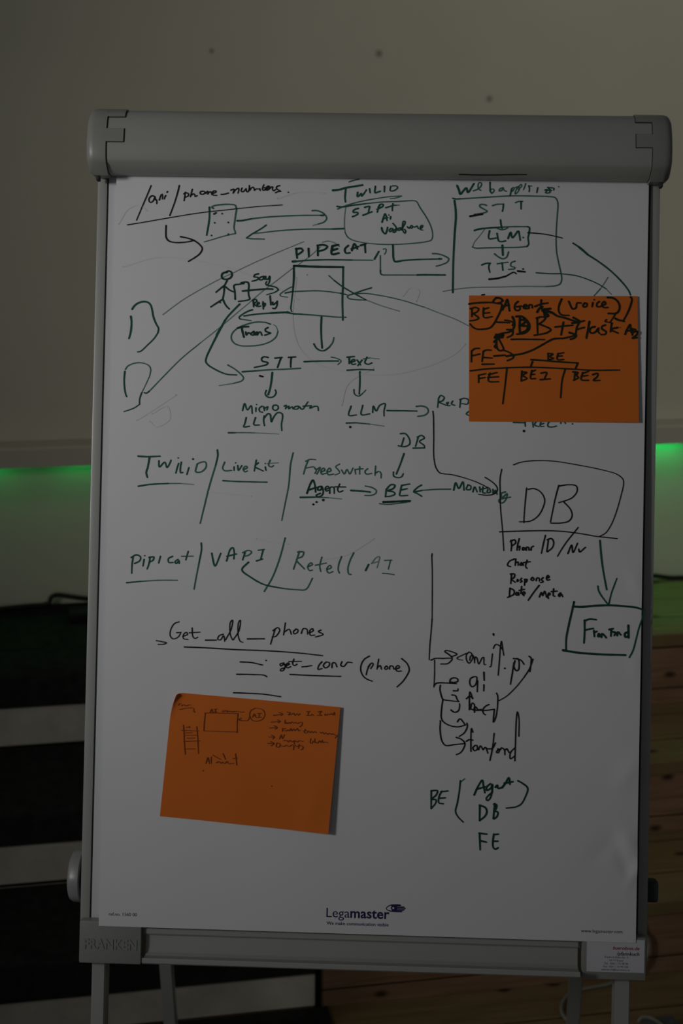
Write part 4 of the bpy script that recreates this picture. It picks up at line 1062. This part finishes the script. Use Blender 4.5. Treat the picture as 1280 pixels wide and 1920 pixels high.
# clamping knobs
bm = bmesh.new()
kv, kw = -0.4085, -0.034
rings = []
for u, r in ((-0.349, 0.008), (-0.3515, 0.008), (-0.3517, 0.0300), (-0.3530, 0.0316), (-0.3620, 0.0310), (-0.3655, 0.0290), (-0.3678, 0.0235), (-0.3686, 0.012)):
    rings.append([bd(u, kv + r * (1 + 0.012 * math.cos(8 * a)) * math.cos(a), kw + r * (1 + 0.012 * math.cos(8 * a)) * math.sin(a)) for a in [2 * math.pi * k / 48 for k in range(48)]])
add_loft(bm, rings)
build('knob', fix(bm), M_knob, easel, smooth=True)
bm = bmesh.new()
add_box(bm, bd, 0.3385, 0.3535, -0.4150, -0.3890, -0.034, -0.010, 0.004)
build('knob', fix(bm), M_rubber, easel, smooth=True, label='small dark clamp')
# front legs continue the board line down to the floor
zf_l, zf_r = FLOOR + 0.006 + EYE, FLOOR + EYE


def v_at_floor(u, w, z):
    return (z - (BO + w * BN).z) / BV.z


for u0, u1, zf in ((-0.3330, -0.3160, zf_l), (0.3020, 0.3205, zf_r)):
    bm = bmesh.new()
    wa, wb = -0.031, -0.004
    lo = [bd(u, v_at_floor(u, w, zf + 0.022), w) for u, w in ((u0, wa), (u1, wa), (u1, wb), (u0, wb))]
    hi = [bd(u, -0.47, w) for u, w in ((u0, wa), (u1, wa), (u1, wb), (u0, wb))]
    add_prism(bm, lo, hi)
    bmesh.ops.bevel(bm, geom=bm.edges[:], offset=0.0016, segments=2, affect='EDGES')
    leg = build('leg', fix(bm), M_alu, easel, smooth=True)
    bm = bmesh.new()
    e = 0.0015
    q = ((u0 - e, wa - e), (u1 + e, wa - e), (u1 + e, wb + e), (u0 - e, wb + e))
    add_prism(bm, [bd(u, v_at_floor(u, w, zf), w) for u, w in q], [bd(u, v_at_floor(u, w, zf + 0.035), w) for u, w in q])
    build('foot', fix(bm), M_rubber, leg, label='black rubber foot')
# rear legs, hinged behind the board
for top, ft, zf in (((-0.295, 1.905, -0.19 + EYE), (-0.279, 2.20), zf_l), ((0.352, 1.900, -0.19 + EYE), (0.4045, 2.20), zf_r)):
    top = Vector(top)
    f = Vector((ft[0], ft[1], zf))
    d = (f - top).normalized()
    x = BU.copy()
    y = d.cross(x).normalized()
    x = y.cross(d).normalized()
    bm = bmesh.new()
    hw, hd = 0.0105, 0.0095
    cs = ((-hw, -hd), (hw, -hd), (hw, hd), (-hw, hd))
    end = f - d * (0.02 / abs(d.z))
    add_prism(bm, [top + a * x + b_ * y for a, b_ in cs], [end + a * x + b_ * y for a, b_ in cs])
    bmesh.ops.bevel(bm, geom=bm.edges[:], offset=0.0016, segments=2, affect='EDGES')
    leg = build('leg', fix(bm), M_alu, easel, smooth=True)
    bm = bmesh.new()
    base = []
    e = 1.15
    for a, b_ in cs:
        p = end + (a * x + b_ * y) * e
        base.append(p + d * ((zf - p.z) / d.z))
    add_prism(bm, base, [end - d * 0.015 + (a * x + b_ * y) * e for a, b_ in cs])
    build('foot', fix(bm), M_rubber, leg, label='black rubber foot')
# hinge blocks that carry the rear legs
for u in (-0.312, 0.318):
    bm = bmesh.new()
    add_box(bm, bd, u - 0.02, u + 0.02, 0.385, 0.455, -0.075, -0.016, 0.003)
    build('hinge_block', fix(bm), M_grey2, easel)

# ------------------------------------------------------------------ paper pad
SH_TL, SH_TR, SH_BR, SH_BL = (-0.3249, 0.4680), (0.3246, 0.4675), (0.3233, -0.4577), (-0.3226, -0.4572)


def bumpf(u, v, cu, cv, ru, rv, ang, h):
    c, s = math.cos(ang), math.sin(ang)
    a, b_ = (u - cu) * c + (v - cv) * s, -(u - cu) * s + (v - cv) * c
    return h * math.exp(-(a / ru) ** 2 - (b_ / rv) ** 2)


def base_w(u, v):
    w = 0.001 + 0.011 * (0.461 - v) / 0.922
    k = min(1.0, max(0.0, (0.455 - v) / 0.25))
    k *= min(1.0, max(0.0, (v + 0.445) / 0.10))
    w += k * 0.0008 * math.sin(7.0 * u + 3.1 * v + 0.6) * math.cos(5.2 * v - 2.0 * u)
    w += k * 0.0003 * math.sin(31 * u + 9 * v) * math.sin(17 * v - 8 * u)
    return w


def sheet_w(u, v):
    w = base_w(u, v)
    w += bumpf(u, v, 0.316, -0.345, 0.010, 0.026, 0.5, 0.0028)
    w += bumpf(u, v, 0.322, -0.372, 0.005, 0.020, -0.45, 0.0022)
    w -= bumpf(u, v, 0.309, -0.366, 0.006, 0.020, 0.45, 0.0016)
    w += bumpf(u, v, 0.312, -0.255, 0.012, 0.022, -0.6, 0.0016)
    w += bumpf(u, v, 0.318, -0.030, 0.008, 0.018, 0.4, 0.0012)
    w += bumpf(u, v, 0.318, -0.130, 0.009, 0.016, 0.2, 0.0009)
    w -= bumpf(u, v, 0.285, -0.345, 0.010, 0.035, -0.7, 0.0009)
    return w


pad = thing('flipchart_pad', 'white flipchart paper pad hanging from the clamp bar, covered in green and black handwriting', 'paper pad',
            frame_matrix(BOARD_ROT, bd(0, -0.4575, 0)))


def sheet_bm(wf, nu, nv, du=0.0, thick=0.0003, low=-1.0):
    bm = bmesh.new()
    top, bot = [], []
    for j in range(nv + 1):
        for i in range(nu + 1):
            a, b_ = i / nu, j / nv
            u = (SH_BL[0] * (1 - a) + SH_BR[0] * a) * (1 - b_) + (SH_TL[0] * (1 - a) + SH_TR[0] * a) * b_
            v = (SH_BL[1] * (1 - a) + SH_BR[1] * a) * (1 - b_) + (SH_TL[1] * (1 - a) + SH_TR[1] * a) * b_
            v = max(v, low + 0.00001 * j)
            w = wf(u, v)
            top.append(bm.verts.new(bd(u + du, v, w)))
            bot.append(bm.verts.new(bd(u + du, v, w - thick)))
    W = nu + 1
    for j in range(nv):
        for i in range(nu):
            k = j * W + i
            bm.faces.new((top[k], top[k + 1], top[k + W + 1], top[k + W]))
            bm.faces.new((bot[k], bot[k + W], bot[k + W + 1], bot[k + 1]))
    rim = [j for j in range(nu)] + [nu + j * W for j in range(nv)] + [nv * W + nu - j for j in range(nu)] + [(nv - j) * W for j in range(nv)]
    for a, b_ in zip(rim, rim[1:] + rim[:1]):
        bm.faces.new((top[b_], top[a], bot[a], bot[b_]))
    return bm


under = build('under_sheets', sheet_bm(lambda u, v: min(-0.001, base_w(u, v) - 0.0025), 12, 30, 0.0, 0.0030, -0.449), M_paper, pad, smooth=True, label='blank sheets below the top sheet')
sheet = build('top_sheet', sheet_bm(sheet_w, 150, 200), M_paper, pad, smooth=True)


def writing(name, strokes, inks, wf, parent, label=None, lift=0.0003):
    order = [c for c in 'wlmgdkNp' if c in inks]
    bm = bmesh.new()
    n = 0
    for c, wd_, pts in strokes:
        if c in inks:
            n += 1
            add_stroke(bm, pts, wd_, wf, lift + 0.00006 * 'wlmgdkNp'.index(c) + 0.0000005 * n, order.index(c))
    # faces must look at the viewer
    for f in bm.faces:
        f.normal_update()
    flip = [f for f in bm.faces if f.normal.dot(BN) < 0]
    bmesh.ops.reverse_faces(bm, faces=flip)
    return build(name, bm, [INK[c] for c in order], parent, label=label)


def blocks(strokes, gap):
    """strokes that lie within gap of each other form one word or drawing"""
    par = list(range(len(strokes)))

    def find(i):
        while par[i] != i:
            i = par[i]
        return i
    pts = [[Vector((a, b_, 0)) for a, b_ in s[2]] for s in strokes]
    dense = []
    for p in pts:
        q = [p[0]]
        for a, b_ in zip(p, p[1:]):
            n = max(1, int((b_ - a).length / 0.004))
            q += [a + (b_ - a) * (k / n) for k in range(1, n + 1)]
        dense.append(q)
    for i in range(len(strokes)):
        for j in range(i):
            if find(i) != find(j) and min((a - b_).length for a in dense[i] for b_ in dense[j]) < gap:
                par[find(i)] = find(j)
    out = {}
    for i, s in enumerate(strokes):
        out.setdefault(find(i), []).append(s)
    return list(out.values())


SS = parse(SHEET_STROKES)
for inks, gap, name, lab in (('w', 0.02, 'show_through_mark', 'faint grey mark showing through the paper'), ('lmgd', 0.0085, 'marker_writing', 'green marker'), ('k', 0.0085, 'marker_writing', 'black marker')):
    for blk in blocks([s for s in SS if s[0] in inks], gap):
        used = ''.join(sorted({s[0] for s in blk}))
        writing(name, blk, used, sheet_w, sheet, lab)
# printed logo
bm = bmesh.new()
add_text(bm, 'Lega', -0.0472, -0.4381, 0.0280, sheet_w, 0.0002, 0)
add_text(bm, 'master', -0.0185, -0.4380, 0.0472, sheet_w, 0.0002, 0, bold=0.022)
add_text(bm, 'We make communication visible', -0.0467, -0.4471, 0.0745, sheet_w, 0.0002, 0, bold=0.012)


def poly(bm, pts, lift, mi):
    P = smooth_path([Vector((a * 1e-4, b_ * 1e-4, 0)) for a, b_ in pts] + [Vector((pts[0][0] * 1e-4, pts[0][1] * 1e-4, 0))], 0.0006) if mi == 1 else [Vector((a * 1e-4, b_ * 1e-4, 0)) for a, b_ in pts]
    if mi == 1:
        P = P[:-1]
    f = bm.faces.new([bm.verts.new(bd(p.x, p.y, sheet_w(p.x, p.y) + lift)) for p in P])
    f.material_index = mi


poly(bm, LOGO_BODY, 0.00020, 0)
poly(bm, LOGO_EYE, 0.00026, 1)
for r, lift, mi in ((0.0029, 0.00032, 0), (0.0012, 0.00038, 1)):
    c = (LOGO_IRIS[0] * 1e-4, LOGO_IRIS[1] * 1e-4)
    f = bm.faces.new([bm.verts.new(bd(c[0] + r * math.cos(a), c[1] + r * math.sin(a), sheet_w(*c) + lift)) for a in [k * math.pi / 10 for k in range(20)]])
    f.material_index = mi
for k in range(3):
    y = LOGO_IRIS[1] * 1e-4 + 0.0022 - 0.0020 * k
    x = LOGO_IRIS[0] * 1e-4 + 0.0048
    f = bm.faces.new([bm.verts.new(bd(a, b_, sheet_w(a, b_) + 0.0003)) for a, b_ in ((x, y - .0002), (x + .0085, y - .0002), (x + .0085, y + .0001), (x, y + .0001))])
    f.material_index = 1
build('printed_logo', bm, [M_violet, M_paper], sheet, label='violet printed logo')
for body, u, v, w_, lab in (('ref.no. 1560 00', -0.3107, -0.4443, 0.0342, 'tiny reference number at the left corner'), ('www.legamaster.com', 0.2579, -0.4469, 0.0492, 'tiny web address at the right corner')):
    bm = bmesh.new()
    add_text(bm, body, u, v, w_, sheet_w, 0.0002)
    build('printed_text', bm, M_print, sheet, label=lab)


# ------------------------------------------------------------------ orange cards
def card(name, label, C, lift, strokes, curl):
    TL, TR, BR, BL = C
    ex, ey = TR[0] - TL[0], TR[1] - TL[1]
    L = math.hypot(ex, ey)
    ex, ey = ex / L, ey / L
    H_ = math.hypot(BL[0] - TL[0], BL[1] - TL[1])

    def wf(u, v):
        s = max(0.0, ((u - TL[0]) * ex + (v - TL[1]) * ey) / L)
        b_ = min(1.0, max(0.0, -((u - TL[0]) * -ey + (v - TL[1]) * ex) / H_))
        return sheet_w(u, v) + 0.0008 + lift * s ** 3 * (0.4 + 0.6 * b_)
    root = thing(name, label, 'card', frame_matrix(BOARD_ROT, bd((BL[0] + BR[0]) / 2, (BL[1] + BR[1]) / 2, wf((BL[0] + BR[0]) / 2, (BL[1] + BR[1]) / 2))), 'orange cards on the flipchart paper')
    bm = bmesh.new()
    nu, nv = 60, 44
    top, bot = [], []
    for j in range(nv + 1):
        for i in range(nu + 1):
            a, b_ = i / nu, j / nv
            u = (TL[0] * (1 - a) + TR[0] * a) * (1 - b_) + (BL[0] * (1 - a) + BR[0] * a) * b_
            v = (TL[1] * (1 - a) + TR[1] * a) * (1 - b_) + (BL[1] * (1 - a) + BR[1] * a) * b_
            w = wf(u, v)
            if curl:
                # top left corner bends over
                d = a * L + 0.45 * b_ * H_
                k = max(0.0, 0.016 - d)
                if k:
                    w += k * k * 26
                    u += k * k * 22
                    v -= k * k * 10
                w += bumpf(u, v, TL[0] + 0.085, BL[1] + 0.02, 0.03, 0.04, 0.5, 0.0016)
                w += bumpf(u, v, BR[0] - 0.02, BR[1] + 0.03, 0.012, 0.03, -0.3, 0.0012)
            top.append(bm.verts.new(bd(u, v, w)))
            bot.append(bm.verts.new(bd(u, v, w - 0.0004)))
    W = nu + 1
    for j in range(nv):
        for i in range(nu):
            k = j * W + i
            bm.faces.new((top[k], top[k + W], top[k + W + 1], top[k + 1]))
            bm.faces.new((bot[k], bot[k + 1], bot[k + W + 1], bot[k + W]))
    rim = [j for j in range(nu)] + [nu + j * W for j in range(nv)] + [nv * W + nu - j for j in range(nu)] + [(nv - j) * W for j in range(nv)]
    for a, b_ in zip(rim, rim[1:] + rim[:1]):
        bm.faces.new((top[a], top[b_], bot[b_], bot[a]))
    cd = build('card_sheet', bm, M_card, root, smooth=True)

    def wf2(u, v):
        w = wf(u, v)
        if curl:
            w += bumpf(u, v, TL[0] + 0.085, BL[1] + 0.02, 0.03, 0.04, 0.5, 0.0016) + bumpf(u, v, BR[0] - 0.02, BR[1] + 0.03, 0.012, 0.03, -0.3, 0.0012)
        return w
    for blk in blocks(strokes, 0.006):
        writing('handwriting', blk, blk[0][0], wf2, cd, 'thin dark pen' if curl else 'black felt pen', 0.0003)
    return root


card('orange_card', 'orange card with bold black writing, stuck at the upper right of the flipchart sheet',
     ((0.1097, 0.3164), (0.3129, 0.3185), (0.3166, 0.1654), (0.1126, 0.1630)), 0.0035, parse(UPPER_CARD_STROKES), False)
card('orange_card', 'tilted orange card with faint thin pen notes, at the lower left of the sheet',
     ((-0.2397, -0.1728), (-0.0355, -0.1857), (-0.0467, -0.3374), (-0.2515, -0.3230)), 0.0075, parse(LOWER_CARD_STROKES), True)
